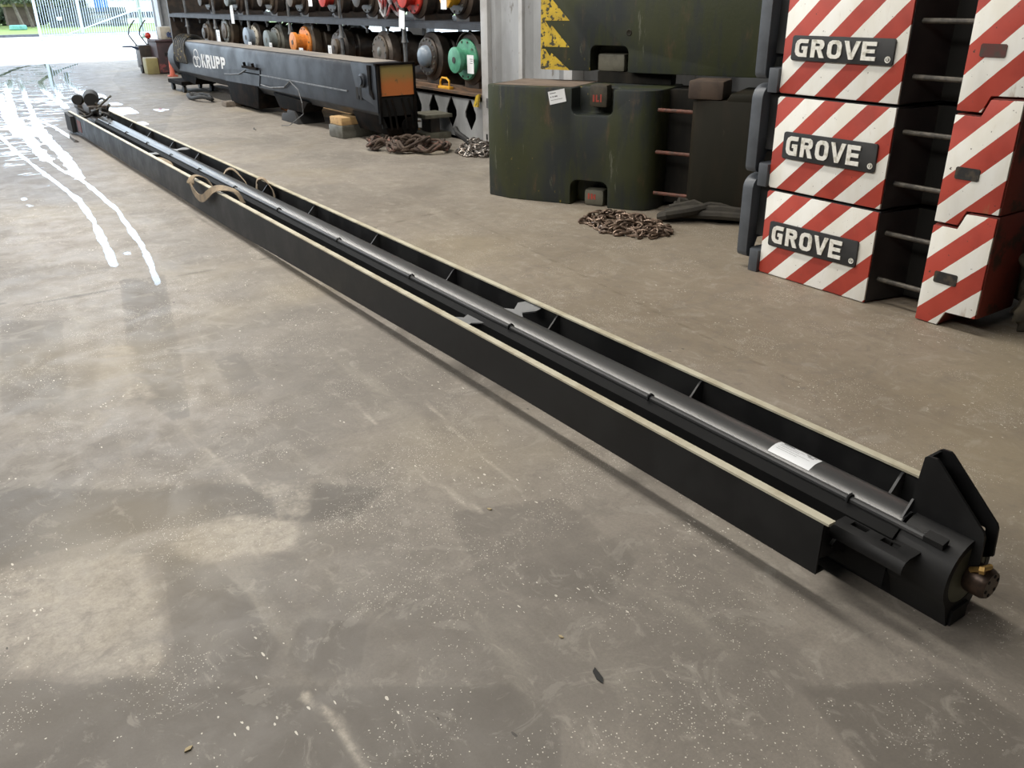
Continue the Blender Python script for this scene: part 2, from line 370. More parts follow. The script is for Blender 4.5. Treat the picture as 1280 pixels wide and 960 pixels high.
SCR=[([(1.472, 2.789), (1.424, 2.4), (1.398, 2.002)], 0.006), ([(0.446, 1.536), (0.478, 1.424), (0.472, 1.266)], 0.012), ([(0.601, 2.914), (0.687, 2.479), (0.749, 2.286)], 0.015), ([(1.231, 2.963), (1.215, 2.71)], 0.006), ([(1.165, 2.298), (1.21, 1.957)], 0.01)]
def seg_dist(X, Y, pts):
    d = np.full(X.shape, 1e9)
    for (ax, ay), (bx, by) in zip(pts[:-1], pts[1:]):
        vx, vy = bx-ax, by-ay; L = vx*vx+vy*vy+1e-12
        t = np.clip(((X-ax)*vx+(Y-ay)*vy)/L, 0, 1)
        d = np.minimum(d, np.hypot(X-ax-t*vx, Y-ay-t*vy))
    return d
def inside(X, Y, p):
    r = np.zeros(X.shape, bool)
    for (ax, ay), (bx, by) in zip(p, p[1:]+p[:1]):
        if ay == by: continue
        c = ((ay > Y) != (by > Y)) & (X < (bx-ax)*(Y-ay)/(by-ay)+ax)
        r ^= c
    return r
def soft_poly(X, Y, p, w):
    d = seg_dist(X, Y, p+p[:1]); s = np.where(inside(X, Y, p), -d, d)
    return np.clip(.5-s/w, 0, 1)

def make_floor():
    ys = [-6, -3, -1, 0, .3]
    y = .3
    while y < 26.5:
        y += max(.012, .0095*y); ys.append(min(y, 26.6))
    xs = [-12, -6, -3, -1.2]+list(np.arange(-.8, 5.4, .024))+[5.6, 6, 7, 7.6]
    nx, ny = len(xs), len(ys)
    X, Y = np.meshgrid(np.array(xs), np.array(ys))
    co = np.stack([X, Y, np.zeros_like(X)], -1).reshape(-1, 3)
    i = np.arange(nx-1)[None, :]+np.arange(ny-1)[:, None]*nx
    q = np.stack([i, i+1, i+nx+1, i+nx], -1).reshape(-1, 4)
    me = bpy.data.meshes.new('floor')
    me.vertices.add(len(co)); me.vertices.foreach_set('co', co.ravel())
    me.loops.add(q.size); me.loops.foreach_set('vertex_index', q.ravel())
    me.polygons.add(len(q)); me.polygons.foreach_set('loop_start', np.arange(len(q))*4)
    me.update(); me.validate()
    A = {k: np.zeros(X.shape) for k in ('wet', 'damp', 'dark', 'light', 'joint')}
    for p, w in WET:
        w = min(w, .13)
        s = .3*w+.008
        A['wet'] = np.maximum(A['wet'], np.clip(.5+(w*.45-seg_dist(X, Y, p))/(2*s), 0, 1))
    for p in PUD: A['wet'] = np.maximum(A['wet'], soft_poly(X, Y, p, .05))
    A['damp'] = soft_poly(X, Y, [(1.0,8.0),(1.3,9.2),(1.75,12.0),(2.5,14.6),(3.2,17.5),(4.2,24.5),(3.9,27),(1.9,27),(-1,20),(.4,9)], 1.2)
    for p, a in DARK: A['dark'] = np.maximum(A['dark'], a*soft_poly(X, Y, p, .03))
    for p, a in LIGHT: A['light'] = np.maximum(A['light'], a*soft_poly(X, Y, p, .08))
    for p, w in JOINT: A['joint'] = np.maximum(A['joint'], np.clip(1.2-seg_dist(X, Y, p)/(w*2.2+.006), 0, 1))
    for p, w in SCR: A['light'] = np.maximum(A['light'], .8*np.clip(1.2-seg_dist(X, Y, p)/(w*1.5+.01), 0, 1))
    for k, v in A.items():
        at = me.attributes.new(k, 'FLOAT', 'POINT'); at.data.foreach_set('value', v.ravel().astype(np.float32))
    t = NT('worn_concrete')
    def attr(n):
        x = t.n('ShaderNodeAttribute'); x.attribute_name = n; return x.outputs['Fac']
    n1 = t.noise(.9, 8, .6, None, (1, 2, 0), .4)
    n2 = t.noise(5, 8, .65, None, (7, 3, 0), .6)
    n3 = t.noise(28, 6, .7, None, (2, 9, 0))
    n4 = t.noise(2.2, 7, .62, (3.2, .55, 1), (5, 5, 0), .3)     # drag marks along the hall
    c = t.mix(t.sstep(n1, .36, .64), (.252,.223,.190), (.172,.153,.131))
    c = t.mix(t.math('MULTIPLY', t.sstep(n2, .45, .72), .55), c, (.16,.142,.121))
    c = t.mix(t.math('MULTIPLY', t.sstep(n4, .50, .72), .35), c, (.36,.33,.275))
    c = t.mix(t.math('MULTIPLY', t.sstep(n3, .42, .75), .30), c, (.17,.155,.125))
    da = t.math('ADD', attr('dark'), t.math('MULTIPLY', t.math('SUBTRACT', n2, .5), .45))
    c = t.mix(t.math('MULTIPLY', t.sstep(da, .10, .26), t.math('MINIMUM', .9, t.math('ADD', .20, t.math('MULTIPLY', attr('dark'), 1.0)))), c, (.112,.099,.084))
    la = t.math('ADD', attr('light'), t.math('MULTIPLY', t.math('SUBTRACT', n2, .5), 1.1))
    lf = t.math('MULTIPLY', t.sstep(la, .38, .85), t.sstep(n3, .3, .62, .35, 1))
    lf = t.math('MULTIPLY', lf, t.sstep(t.noise(4, 8, .7, None, (8, 8, 0), .8), .36, .58, .35, 1))
    c = t.mix(t.math('MULTIPLY', lf, .85), c, (.45,.405,.34))
    c = t.mix(t.math('MULTIPLY', t.sstep(t.math('ADD', attr('joint'), t.math('MULTIPLY', t.math('SUBTRACT', n3, .5), .6)), .3, .9), .55), c, (.06,.055,.045))
    c = t.mix(t.math('MULTIPLY', t.sstep(t.noise(110, 3, .8, None, (1, 1, 0)), .35, .7), .28), c, (.10,.092,.08))
    sx = t.n('ShaderNodeSeparateXYZ'); t.l(t.tc.outputs['Object'], sx.inputs[0])
    yd = t.math('MULTIPLY', t.sstep(t.math('ADD', sx.outputs[0], t.math('MULTIPLY', n1, 1.2)), 2.3, 3.6), t.sstep(sx.outputs[1], 8.0, 3.0))
    c = t.mix(t.math('MULTIPLY', yd, .38), c, (.25,.19,.11))
    n5 = t.noise(9, 9, .74, (1.5, 1, 1), (3, 3, 0), 1.0)
    c = t.mix(t.math('MULTIPLY', t.sstep(n5, .54, .66), .32), c, (.40,.37,.32))
    c = t.mix(t.math('MULTIPLY', t.sstep(n5, .46, .34), .35), c, (.125,.11,.098))
    n6 = t.noise(3.3, 8, .7, (1, 1.3, 1), (9, 2, 0), 1.6)
    c = t.mix(t.math('MULTIPLY', t.sstep(n6, .54, .60), .22), c, (.135,.119,.105))
    c = t.mix(t.math('MULTIPLY', t.sstep(n6, .43, .38), .20), c, (.38,.355,.31))
    # faint yellowish dust
    c = t.mix(t.math('MULTIPLY', t.sstep(t.noise(.6, 4, .5, None, (4, 8, 0)), .5, .7), .30), c, (.33,.27,.165))
    # chips of paint and grit
    def specks(scale, thr, dens, off, st):
        mp = t.n('ShaderNodeMapping'); t.l(t.tc.outputs['Object'], mp.inputs[0]); mp.inputs['Location'].default_value = off
        mp.inputs['Scale'].default_value = st; mp.inputs['Rotation'].default_value = (0, 0, off[0])
        nn = t.n('ShaderNodeTexNoise'); t.l(mp.outputs[0], nn.inputs['Vector']); nn.inputs['Scale'].default_value = scale*.6
        ad = t.n('ShaderNodeVectorMath', operation='SCALE'); t.l(nn.outputs['Color'], ad.inputs[0]); ad.inputs['Scale'].default_value = 1.1/scale
        ad2 = t.n('ShaderNodeVectorMath', operation='ADD'); t.l(mp.outputs[0], ad2.inputs[0]); t.l(ad.outputs[0], ad2.inputs[1])
        v = t.n('ShaderNodeTexVoronoi', voronoi_dimensions='2D'); t.l(ad2.outputs[0], v.inputs['Vector']); v.inputs['Scale'].default_value = scale
        s3 = t.n('ShaderNodeSeparateColor'); t.l(v.outputs['Color'], s3.inputs[0])
        near = t.math('LESS_THAN', v.outputs['Distance'], t.math('MULTIPLY', s3.outputs[1], thr))
        pick = t.math('GREATER_THAN', t.math('ADD', s3.outputs[0], t.math('MULTIPLY', t.sstep(t.noise(2.3, 4, .6, None, off), .45, .68), .30)), dens)
        return t.math('MULTIPLY', near, pick)
    s1 = specks(150, .30, 1.07, (.3, 1, 0), (1, 1, 1)); s2 = specks(85, .26, 1.14, (1.1, 4, 0), (1, .45, 1)); s4 = specks(240, .38, 1.045, (2.3, 7, 0), (1, 1, 1))
    sm = t.math('MAXIMUM', t.math('MAXIMUM', s1, s2), s4)
    c = t.mix(t.math('MULTIPLY', sm, .85), c, (.68,.64,.56))
    ds = specks(30, .16, 1.23, (3.3, 2, 0), (1, .5, 1))
    c = t.mix(t.math('MULTIPLY', ds, .8), c, (.04,.035,.03))
    c = t.mix(t.math('MULTIPLY', t.sstep(attr('damp'), .1, .8), .62), c, (.075,.073,.08))
    # water: wheel tracks and drips brought in from the yard
    wn = t.noise(6, 6, .65, (1, .35, 1), (6, 1, 0), .5)
    wn2 = t.noise(2.0, 6, .68, (1.0, 2.2, 1), (2, 4, 0), .8)
    w1 = t.sstep(t.math('ADD', attr('wet'), t.math('MULTIPLY', t.math('SUBTRACT', wn, .5), 1.5)), .44, .52)
    w2 = t.sstep(t.math('ADD', t.math('MULTIPLY', attr('damp'), .5), t.math('MULTIPLY', t.math('SUBTRACT', wn2, .5), 1.2)), .525, .56)
    w = t.math('MAXIMUM', w1, w2)
    c = t.mix(t.math('MULTIPLY', w, .5), c, (.07,.068,.062))
    dry = t.sstep(n2, .3, .7, .50, .68)
    ro = t.n('ShaderNodeMix', data_type='FLOAT'); t.l(w, ro.inputs[0]); t.l(dry, ro.inputs[2]); ro.inputs[3].default_value = .04
    bh = t.math('MULTIPLY', t.math('SUBTRACT', 1.0, w), t.math('ADD', n3, t.math('MULTIPLY', sm, .6)))
    t.bump(bh, .10, .01)
    m = t.out(c, ro.outputs[0], 0)
    me.materials.append(m)
    o = obj('floor', me); tag(o, kind='structure', label='worn grey concrete hall floor with dust chips and wet wheel tracks')
make_floor()

def struct(name, mb, m, **k):
    o = mb.build(name, m, **k); o['kind'] = 'structure'; return o

DY = 26.6
struct('ceiling', MB().box(-12, 7.6, -6, DY, 7, 7.2), m_ceil)
struct('wall_left', MB().box(-12.3, -12, -6, DY, 0, 7), m_wall)
struct('wall_near', MB().box(-12, 7.6, -6.3, -6, 0, 7), m_wall)
# right wall behind the racks with a low band of windows
mw = MB()
mw.box(7.6, 7.85, -6.3, DY, 0, .85); mw.box(7.6, 7.85, -6.3, DY, 1.9, 7)
for a, b in ((-6.3, 8.8), (11.0, 11.5), (13.7, 14.2), (16.4, 16.9), (19.1, 19.6), (21.8, DY)): mw.box(7.6, 7.85, a, b, .85, 1.9)
struct('wall_right', mw, m_wall)
def glassm():
    t = NT('window_glass'); t.b.inputs['Transmission Weight'].default_value = 1.0
    t.b.inputs['IOR'].default_value = 1.05
    return t.out((.9,.93,.95), .15)
m_glass = glassm()
for k, (a, b) in enumerate(((8.8, 11.0), (11.5, 13.7), (14.2, 16.4), (16.9, 19.1), (19.6, 21.8))):
    f = MB()
    f.box(7.66, 7.72, a, b, .85, .89); f.box(7.66, 7.72, a, b, 1.86, 1.9)
    for y in (a, (a+b)/2-.02, b-.04): f.box(7.66, 7.72, y, y+.04, .85, 1.9)
    w = struct('window_%d' % (k+1), f, m_galv)
    MB().box(7.685, 7.69, a+.04, b-.04, .89, 1.86).build('pane', m_glass, w)
# far wall with the big open doorway
wf = MB(); wf.box(-12, -9, DY, DY+.25, 0, 7); wf.box(-9, 6.42, DY, DY+.25, 6.5, 7); wf.box(7.3, 7.85, DY, DY+.25, 0, 7); wf.box(6.42, 7.3, DY+.02, DY+.25, 0, 7)
struct('wall_far', wf, m_wall)
t1 = MB(); t1.box(6.40, 6.46, DY-.45, DY-.05, 0, 6.5); t1.box(6.66, 6.72, DY-.45, DY-.05, 0, 6.5); t1.box(6.46, 6.66, DY-.28, DY-.22, 0, 6.5)
struct('trim_1', t1, m_postlt)
struct('trim_2', MB().box(6.76, 6.83, DY-.4, DY-.05, 0, 6.5), m_postor)
struct('trim_3', MB().box(6.86, 6.98, DY-.5, DY-.1, 0, 6.5), m_postwh)
t4 = MB(); t4.box(7.04, 7.09, DY-.45, DY-.05, 0, 6.5); t4.box(7.26, 7.31, DY-.45, DY-.05, 0, 6.5); t4.box(7.09, 7.26, DY-.28, DY-.22, 0, 6.5)
struct('trim_4', t4, m_steelgrey)

# ------------------------------------------------------------ outside
struct('pavement', MB().box(-60, 60, DY, 48.1, -.2, -.01), m_pave)
struct('pavement_side', MB().box(7.85, 45, -20, DY, -.2, -.01), m_pave)
struct('kerb', MB().box(-60, 60, 48.1, 48.5, -.2, .10), m_kerb)
struct('lawn', MB().box(-60, 60, 48.5, 140, -.2, .04), m_grass)

def leaves(name, m, parent, boxes, n, s, seed=1, **k):
    """leaf clusters in ellipsoids (cx,cy,cz,rx,ry,rz)"""
    r = random.Random(seed); b = MB()
    for i in range(n):
        c = r.choice(boxes)
        while True:
            p = Vector((r.uniform(-1, 1), r.uniform(-1, 1), r.uniform(-1, 1)))
            if .35 < p.length < 1: break
        q = Vector((c[0]+p.x*c[3], c[1]+p.y*c[4], max(.05, c[2]+p.z*c[5])))
        u = Vector((r.gauss(0, 1), r.gauss(0, 1), r.gauss(0, 1))).normalized(); v = u.orthogonal().normalized()
        a = s*r.uniform(.6, 1.4)
        b.add([q-u*a, q+v*a*.5, q+u*a, q-v*a*.5], [(0, 1, 2, 3)])
    return b.build(name, m, parent, smooth=False, **k)

def tree(x, y, h, lean, lab, seed, mat=None, sh=1):
    t = thing('tree', lab, 'tree', (x, y, 0), group='trees beyond the yard')
    MB().tube([(0, 0, 0), (lean*.3, 0, h*.3), (lean*.6, .05, h*.6), (lean, 0, h)], [.11, .09, .07, .03], 8).build('trunk', m_bark, t)
    leaves('crown', mat or m_leaf2, t, [(lean, 0, h*.85, 1.3*sh, 1.3, h*.28), (lean-.7*sh, .2, h*.62, .9*sh, 1, .8), (lean+.7*sh, -.2, h*.7, .9*sh, 1, .9)], 1500, .13, seed)
tree(7.2, 61.5, 3.2, -.7, 'thin leaning tree on the verge left of the brown shed', 3)
tree(8.0, 64.0, 3.4, -.5, 'slender tree whose bare trunk crosses the front of the brown shed', 4)
tree(9.6, 65, 3.5, -.5, 'tree behind the gate just right of the brown shed', 5)
tree(11.0, 66, 3.6, -.5, 'tree behind the middle of the gate above the dark fence', 6)
tree(4.6, 67, 3.4, .2, 'dense tree at the extreme edge of the view beside the shed', 7, m_leaf, 1.3)

hd = leaves('hedge', m_leaf, None, [(x, 70, .9, 1.2, .8, .95) for x in (2, 4, 6, 7.5, 9, 10.5, 12)], 9000, .14, 11)
tag(hd, 'dark green hedge running behind the shed and verge', 'hedge', kind='stuff')
hb = leaves('shrubs', m_leaf2, None, [(x, 72, 1.5, 1.4, .8, 1.4) for x in (1.5, 3.5, 5.2, 7, 8.2)], 8000, .17, 13)
tag(hb, 'tall grey-green shrubbery rising behind the mossy shed roof', 'shrubs', kind='stuff')

sh = thing('garden_shed', 'small brown box shed with a mossy roof on the verge', 'shed', (7.9, 66.5, 0))
MB().box(-1.0, .75, -.7, .7, .12, 1.2).build('walls', m_shed, sh)
MB().prism([(-1.1, 1.2), (.85, 1.2), (.8, 1.42), (-1.05, 1.42)], 'y', -.8, .8).build('roof', m_moss, sh, bevel=.02)
MB().box(-.9, .65, -.6, .6, .04, .12).build('base', m_kerb, sh)
sb = MB().lathe([(0, .42), (.05, .46), (.22, .44), (.26, .38), (.2, .34)], (0, 0, 0), (0, 0, 1), 20)
tag(sb.build('sand_pit_tub', m_turq, loc=(6.55, 58.5, .04)), 'round turquoise tub lying on the grass in front of the shed', 'tub')

gt = thing('steel_gate', 'tall pale blue steel bar gate with a diagonal brace across the yard', 'gate', (5.42, 41.7, 0))
GW = 5.1
MB().box(-.05, .05, -.05, .05, .02, 2.3).build('post', m_gate, gt)
MB().box(1.55, 1.65, -.05, .05, .3, 2.3).build('stile', m_gate, gt)
MB().box(.05, GW, -.03, .03, .2, .27).build('bottom_rail', m_gate, gt)
MB().box(.05, GW, -.03, .03, 2.2, 2.27).build('top_rail', m_gate, gt)
br = MB().prism([(1.0, .27), (1.15, .27), (4.9, 1.42), (4.9, 1.50)], 'y', -.03, .03); br.build('brace', m_gate, gt)
pb = MB().box(-.012, .012, -.012, .012, .08, 2.3).mesh('bar', m_gate)
for k in range(52):
    obj('bar', pb, gt, (.14+k*.0955, 0, 0))
gp = thing('gate_post', 'grey-green post standing behind the closing end of the gate', 'post', (9.55, 42.3, 0))
MB().box(-.07, .07, -.07, .07, -.01, 2.6).build('shaft', m_gatepost, gp, bevel=.01); MB().box(-.12, .12, -.12, .12, -.01, .03).build('foot_plate', m_gatepost, gp)
gp = thing('gate_post', 'pair of pale blue posts closing the fence against the hall doorway', 'post', (10.35, 41.7, 0))
MB().box(-.09, -.01, -.05, .05, -.01, 2.6).build('shaft', m_gate, gp, bevel=.01); MB().box(.10, .2, -.05, .05, -.01, 2.6).build('shaft', m_navy, gp, bevel=.01)
sg = MB().box(-.14, .14, -.01, 0, -.1, .1); tag(sg.build('notice_board', m_bwhite, loc=(9.15, 61, .55)), 'small white notice fixed to the dark fence beside the shed', 'sign')
fn = thing('palisade_fence', 'dark slatted palisade fence behind the gate', 'fence', (8.6, 61.2, 0))
MB().box(0, 4.4, .03, .07, .12, .2).box(0, 4.4, .03, .07, .8, .88).build('rails', m_fence, fn)
pp = MB().prism([(-.05, .0), (.05, .0), (.05, 1.05), (0, 1.12), (-.05, 1.05)], 'y', 0, .025).mesh('pale', m_fence)
for k in range(34): obj('pale', pp, fn, (.06+k*.13, 0, .04))
bd = thing('warehouse_building', 'white industrial building with blue doors behind the gate', 'building', (12.3, 68, 0))
MB().box(0, 9, 0, 8, 0, 4).build('walls', m_bwhite, bd)
MB().box(.25, .75, -.06, 0, .7, 3).build('door', m_bblue, bd)
MB().box(.85, 1.05, -.06, 0, .7, 3).build('door', m_bblue, bd)
w = MB().box(1.3, 7, -.06, 0, .42, .78).build('window_strip', m_bglass, bd)
mu = MB().box(-.02, .02, -.08, -.061, .42, .78).mesh('mullion', m_bwhite)
for k in range(14): obj('mullion', mu, w, (1.5+k*.38, 0, 0))
MB().box(1.3, 9, -.05, 0, 1.5, 4).build('cladding_band', m_postlt, bd)
# ------------------------------------------------------------ long telescopic cylinder with side rails
CX, CZ, CR = 1.955, .145, .1
LX, RX = 1.715, 2.142
def rail_bottom(y): return float(np.interp(y, [1, 2.5, 4.4, 6, 8, 12.2], [.085, .08, .05, .022, .03, .03]))
tc = thing('telescopic_cylinder', 'very long black hydraulic cylinder lying between two side rails on the floor', 'hydraulic cylinder', (0, 0, 0))
tb = MB().lathe([(0, CR), (10.45, CR)], (CX, .97, CZ), (0, 1, 0), 56).build('tube', m_tube, tc)
MB().lathe([(0, .065), (.9, .065), (.9, .08), (1.0, .08)], (CX, 11.42, CZ), (0, 1, 0), 32).build('piston_rod', m_gbdk, tc)
def side_rail(x, out):
    r = MB(); n = 24
    ys = [1.07+(12.25-1.07)*k/n for k in range(n+1)]
    for side, (xa, xb) in enumerate(((x, x+.006*out),)):
        pts = [(y, rail_bottom(y)) for y in ys]+[(12.25, .245), (1.07, .245)]
        r.prism(pts, 'x', xa, xb)
    # inward lip along the lower edge
    for a, b in zip(ys[:-1], ys[1:]):
        za, zb = rail_bottom(a), rail_bottom(b); xi = x-.03*out*(-1 if out < 0 else 1)
        x0, x1 = sorted((x, x-.03*out))
        r.add([(x0,a,za),(x1,a,za),(x1,b,zb),(x0,b,zb),(x0,a,za+.006),(x1,a,za+.006),(x1,b,zb+.006),(x0,b,zb+.006)],
              [(0,3,2,1),(4,5,6,7),(0,1,5,4),(1,2,6,5),(2,3,7,6),(3,0,4,7)])
    o = r.build('side_rail', m_black, tc)
    x0, x1 = sorted((x+.007*out, x-.022*out))
    s = MB().box(x0, x1, 1.055, 12.25, .2451, .252).build('wear_strip', m_strip, o)
    s['label'] = 'pale bare metal strip'
    return o
rl = side_rail(LX, -1); rr = side_rail(RX, 1)
MB().prism([(11.9,.03),(12.28,.03),(12.28,.24),(11.9,.22)], 'x', LX-.05, LX-.007).build('end_stop', m_rubber, rl)
MB().box(LX-.010, LX-.0065, 11.5, 11.72, .07, .20).build('red_marker', m_redshaded, rl)
WY = [1.115, 1.91, 2.76, 3.63, 4.5, 5.45, 6.34, 7.24, 8.11, 8.97, 9.86, 10.7]
MB().prism([(1.880, .228), (1.853, .205), (1.850, .05), (1.8535, .05), (1.8565, .203), (1.882, .225)], 'y', .96, 11.4).build('flank_shade_plate', m_plate, tc)  # added black plate; paints the channel's shade over the tube's left flank
def web(x0, x1, y):
    # plate with a concave upper edge from rail top down toward the tube
    n = 10; pts = []
    for k in range(n+1):
        u = k/n; pts.append((x0+(x1-x0)*u, .238-.075*math.sin(u*PI/2)**1.4))
    pts += [(x1, .07), (x0, .095)]
    return MB().prism(pts, 'y', y-.004, y+.004)
for y in WY:
    web(LX+.001, 1.850, y).build('web_plate', m_tube, tc)
    web(RX-.001, 2.045, y).build('web_plate', m_tube, tc)
PX, PZ = 1.885, .233
pipe = MB().tube([(PX, .885, PZ)]+[(PX-.0+.002*math.sin(y), y, PZ) for y in np.linspace(1, 11.3, 40)], .0105, 10).build('feed_pipe', m_tube, tc)
for y in WY:
    MB().tube([(PX-.015, y, PZ-.005), (PX-.009, y, PZ+.012), (PX+.003, y, PZ+.016), (PX+.014, y, PZ+.006), (PX+.016, y, PZ-.012)], .0042, 6).build('pipe_clip', m_black, pipe)
# end assembly
en = MB().prism([(CX+.105*math.cos(a), CZ+.105*math.sin(a)) for a in [math.radians(d) for d in range(-40, 221, 10)]]+[(1.905, .0), (1.992, .0)], 'y', .802, .958)
em = boolean(en.mesh('end_block', m_black), [MB().lathe([(0, .084), (.05, .084)], (CX, .79, CZ), (0, 1, 0), 40)])
obj('end_block', em, tc)
MB().box(1.912, 1.985, .795, .802, .002, .05).build('foot_plate', m_black, tc)
MB().prism([(1.905, .0), (1.992, .0), (1.992, .10), (1.905, .10)], 'y', .958, 1.6).build('foot_beam', m_black, tc)
dk = MB().lathe([(0, .0835), (.006, .0835)], (CX, .8035, CZ), (0, 1, 0), 40).build('end_disc', m_olive, tc)
nt = MB().lathe([(0, .036), (.012, .042), (.05, .042), (.062, .034)], (1.968, .745, .137), (0, 1, 0), 28).build('rod_nut', m_nut, dk)
for a in range(6):
    an = a*PI/3+.3
    MB().lathe([(0, .005), (.003, .005)], (1.968+.027*math.cos(an), .7435, .137+.027*math.sin(an)), (0, 1, 0), 8).build('socket_hole', m_holeshade, nt)
bf = MB().tube([(1.935, .79, .175), (1.935, .765, .19), (1.955, .755, .196), (1.968, .765, .18)], .0075, 8)
bf.lathe([(0, .011), (.012, .011)], (1.933, .768, .188), (.3, -1, .2), 6).build('brass_fitting', m_brass, dk)
MB().prism([(1.872, .244), (1.900, .251), (1.900, .238), (1.874, .228)], 'y', .84, .893).build('pipe_end_block', m_black, tc)
def lug(x):
    pts = [(.985, .215), (.969, .412), (.962, .418), (.938, .42), (.929, .414), (.787, .281), (.782, .268), (.777, .19), (.80, .175), (.98, .175)]
    me = MB().prism(pts, 'x', x-.004, x+.004).mesh('lug_plate', m_black)
    if x > 1.99: me = boolean(me, [MB().cyl((x-.02, .817, .252), (x+.02, .817, .252), .007, 16)])
    return obj('lug_plate', me, tc)
lug(1.952); lug(2.015)
MB().prism([(.985, .20), (.969, .412), (.961, .412), (.977, .20)], 'x', 1.956, 2.011).build('lug_bridge', m_black, tc)
MB().prism([(1.905, .240), (1.945, .25), (1.945, .285)], 'y', .972, .978).build('gusset', m_tube, tc)
# slotted cable bracket beside the tube
cb = MB()
prof = [(1.875, .2), (1.815, .2), (1.799, .196), (1.789, .184), (1.786, .172), (1.786, .163)]
inn = [(1.875, .195), (1.816, .195), (1.803, .192), (1.794, .182), (1.791, .172), (1.791, .163)]
cb.prism(prof+inn[::-1], 'y', .885, 1.10)
cbm = boolean(cb.mesh('slotted_bracket', m_black), [MB().box(1.828, 1.85, 1.02, 1.068, .15, .25), MB().box(1.828, 1.85, .93, .978, .15, .25)])
obj('slotted_bracket', cbm, tc)
MB().prism([(1.86, .08), (1.79, .13), (1.79, .138), (1.86, .2)], 'y', 1.085, 1.095).build('bracket_rib', m_black, tc)
# printed label wrapped over the tube
def on_tube(u, y, r): return (CX+r*math.sin(u), y, CZ+r*math.cos(u))
lb = MB(); vs = []; n = 10
for k in range(n+1):
    u = math.radians(-24)+math.radians(42)*k/n
    for y in (1.275, 1.425):
        vs.append(on_tube(u, y+.006*k/n, CR+.0012))
lb.add(vs, [(2*k, 2*k+1, 2*k+3, 2*k+2) for k in range(n)])
lo = lb.build('paper_label', m_label, tc); lo['label'] = 'white printed paper label'
def pline(u, ya, yb, w=.0014):
    b = MB(); du = w/CR
    b.add([on_tube(u, ya, CR+.0018), on_tube(u+du, ya, CR+.0018), on_tube(u+du, yb, CR+.0018), on_tube(u, yb, CR+.0018)], [(0, 1, 2, 3)])
    return b
pr = MB()
for u, ya, yb, w in ((12, 1.415, 1.375, .006), (7, 1.418, 1.33, .0012), (2, 1.415, 1.345, .0012), (-4, 1.415, 1.30, .0010), (-9, 1.415, 1.34, .0010), (12, 1.33, 1.315, .003), (9, 1.325, 1.30, .003), (5, 1.318, 1.298, .003), (12, 1.305, 1.295, .004)):
    b = pline(math.radians(u), ya, yb, w); pr.add(b.v, b.f)
pr.build('printing', m_print, lo)
# grey cross plates in the channels
XR=[(1.99,2.97),(2.022,2.930),(2.085,2.992),(2.125,2.985),(2.136,2.93),(2.125,2.868),(2.085,2.852),(2.025,2.872),(1.99,2.82)]
XL=[(1.72,3.13),(1.778,3.085),(1.825,3.037),(1.88,3.075),(1.88,2.912),(1.815,2.960),(1.775,2.935),(1.72,2.89)]
for dy in (0, 5.5):
    MB().prism([(x, y+dy) for x, y in XR], 'z', .232, .238).build('cross_plate', m_xplate, tc)['label'] = 'lighter grey cross plate'
    MB().prism([(x, y+dy) for x, y in XL], 'z', .204, .210).build('cross_plate', m_xplate, tc)['label'] = 'lighter grey cross plate'
# clutter at the far end
hs = MB(); rnd = random.Random(5)
for k in range(9):
    cx, cy, r = 1.95+rnd.uniform(-.08, .10), 11.7+rnd.uniform(-.5, .8), rnd.uniform(.08, .15)
    pts = [(cx+r*.7*math.cos(a), cy+r*1.3*math.sin(a)*1.2, .27+.075*math.sin(a*1.0+k)+.03*math.sin(2*a+k)) for a in np.linspace(0, 5.2, 18)]
    hs.tube(pts, .015, 8)
h = hs.build('hose_bundle', m_hoseyel); tag(h, 'tangle of black and yellow hoses heaped on the far end of the long cylinder', 'hoses')
vb = thing('valve_block', 'dark lumpy valve block with a lever on the far end of the long cylinder', 'valve block', (1.97, 12.0, .245))
MB().box(-.10, .12, -.25, .2, 0, .09).build('body', m_gbdk, vb, bevel=.02)
MB().lathe([(0, .08), (.2, .09), (.25, .06)], (-.03, -.1, .15), (.2, 1, .1), 18).build('drum', m_rubber, vb)
MB().tube([(.0, -.3, .08), (.08, -.35, .15), (.15, -.4, .21)], .012, 8).build('lever', m_gbgr, vb)
ev = thing('end_eye', 'upright black eye fitting standing at the far tip of the long cylinder', 'eye fitting', (1.86, 12.35, .17))
MB().lathe([(-.05, .02), (-.05, .06), (.05, .06), (.05, .02)], (0, 0, .2), (.4, 1, 0), 20).build('ring', m_rubber, ev)
MB().box(-.03, .04, -.08, .08, -.16, .14).build('stem', m_gbdk, ev, bevel=.01)
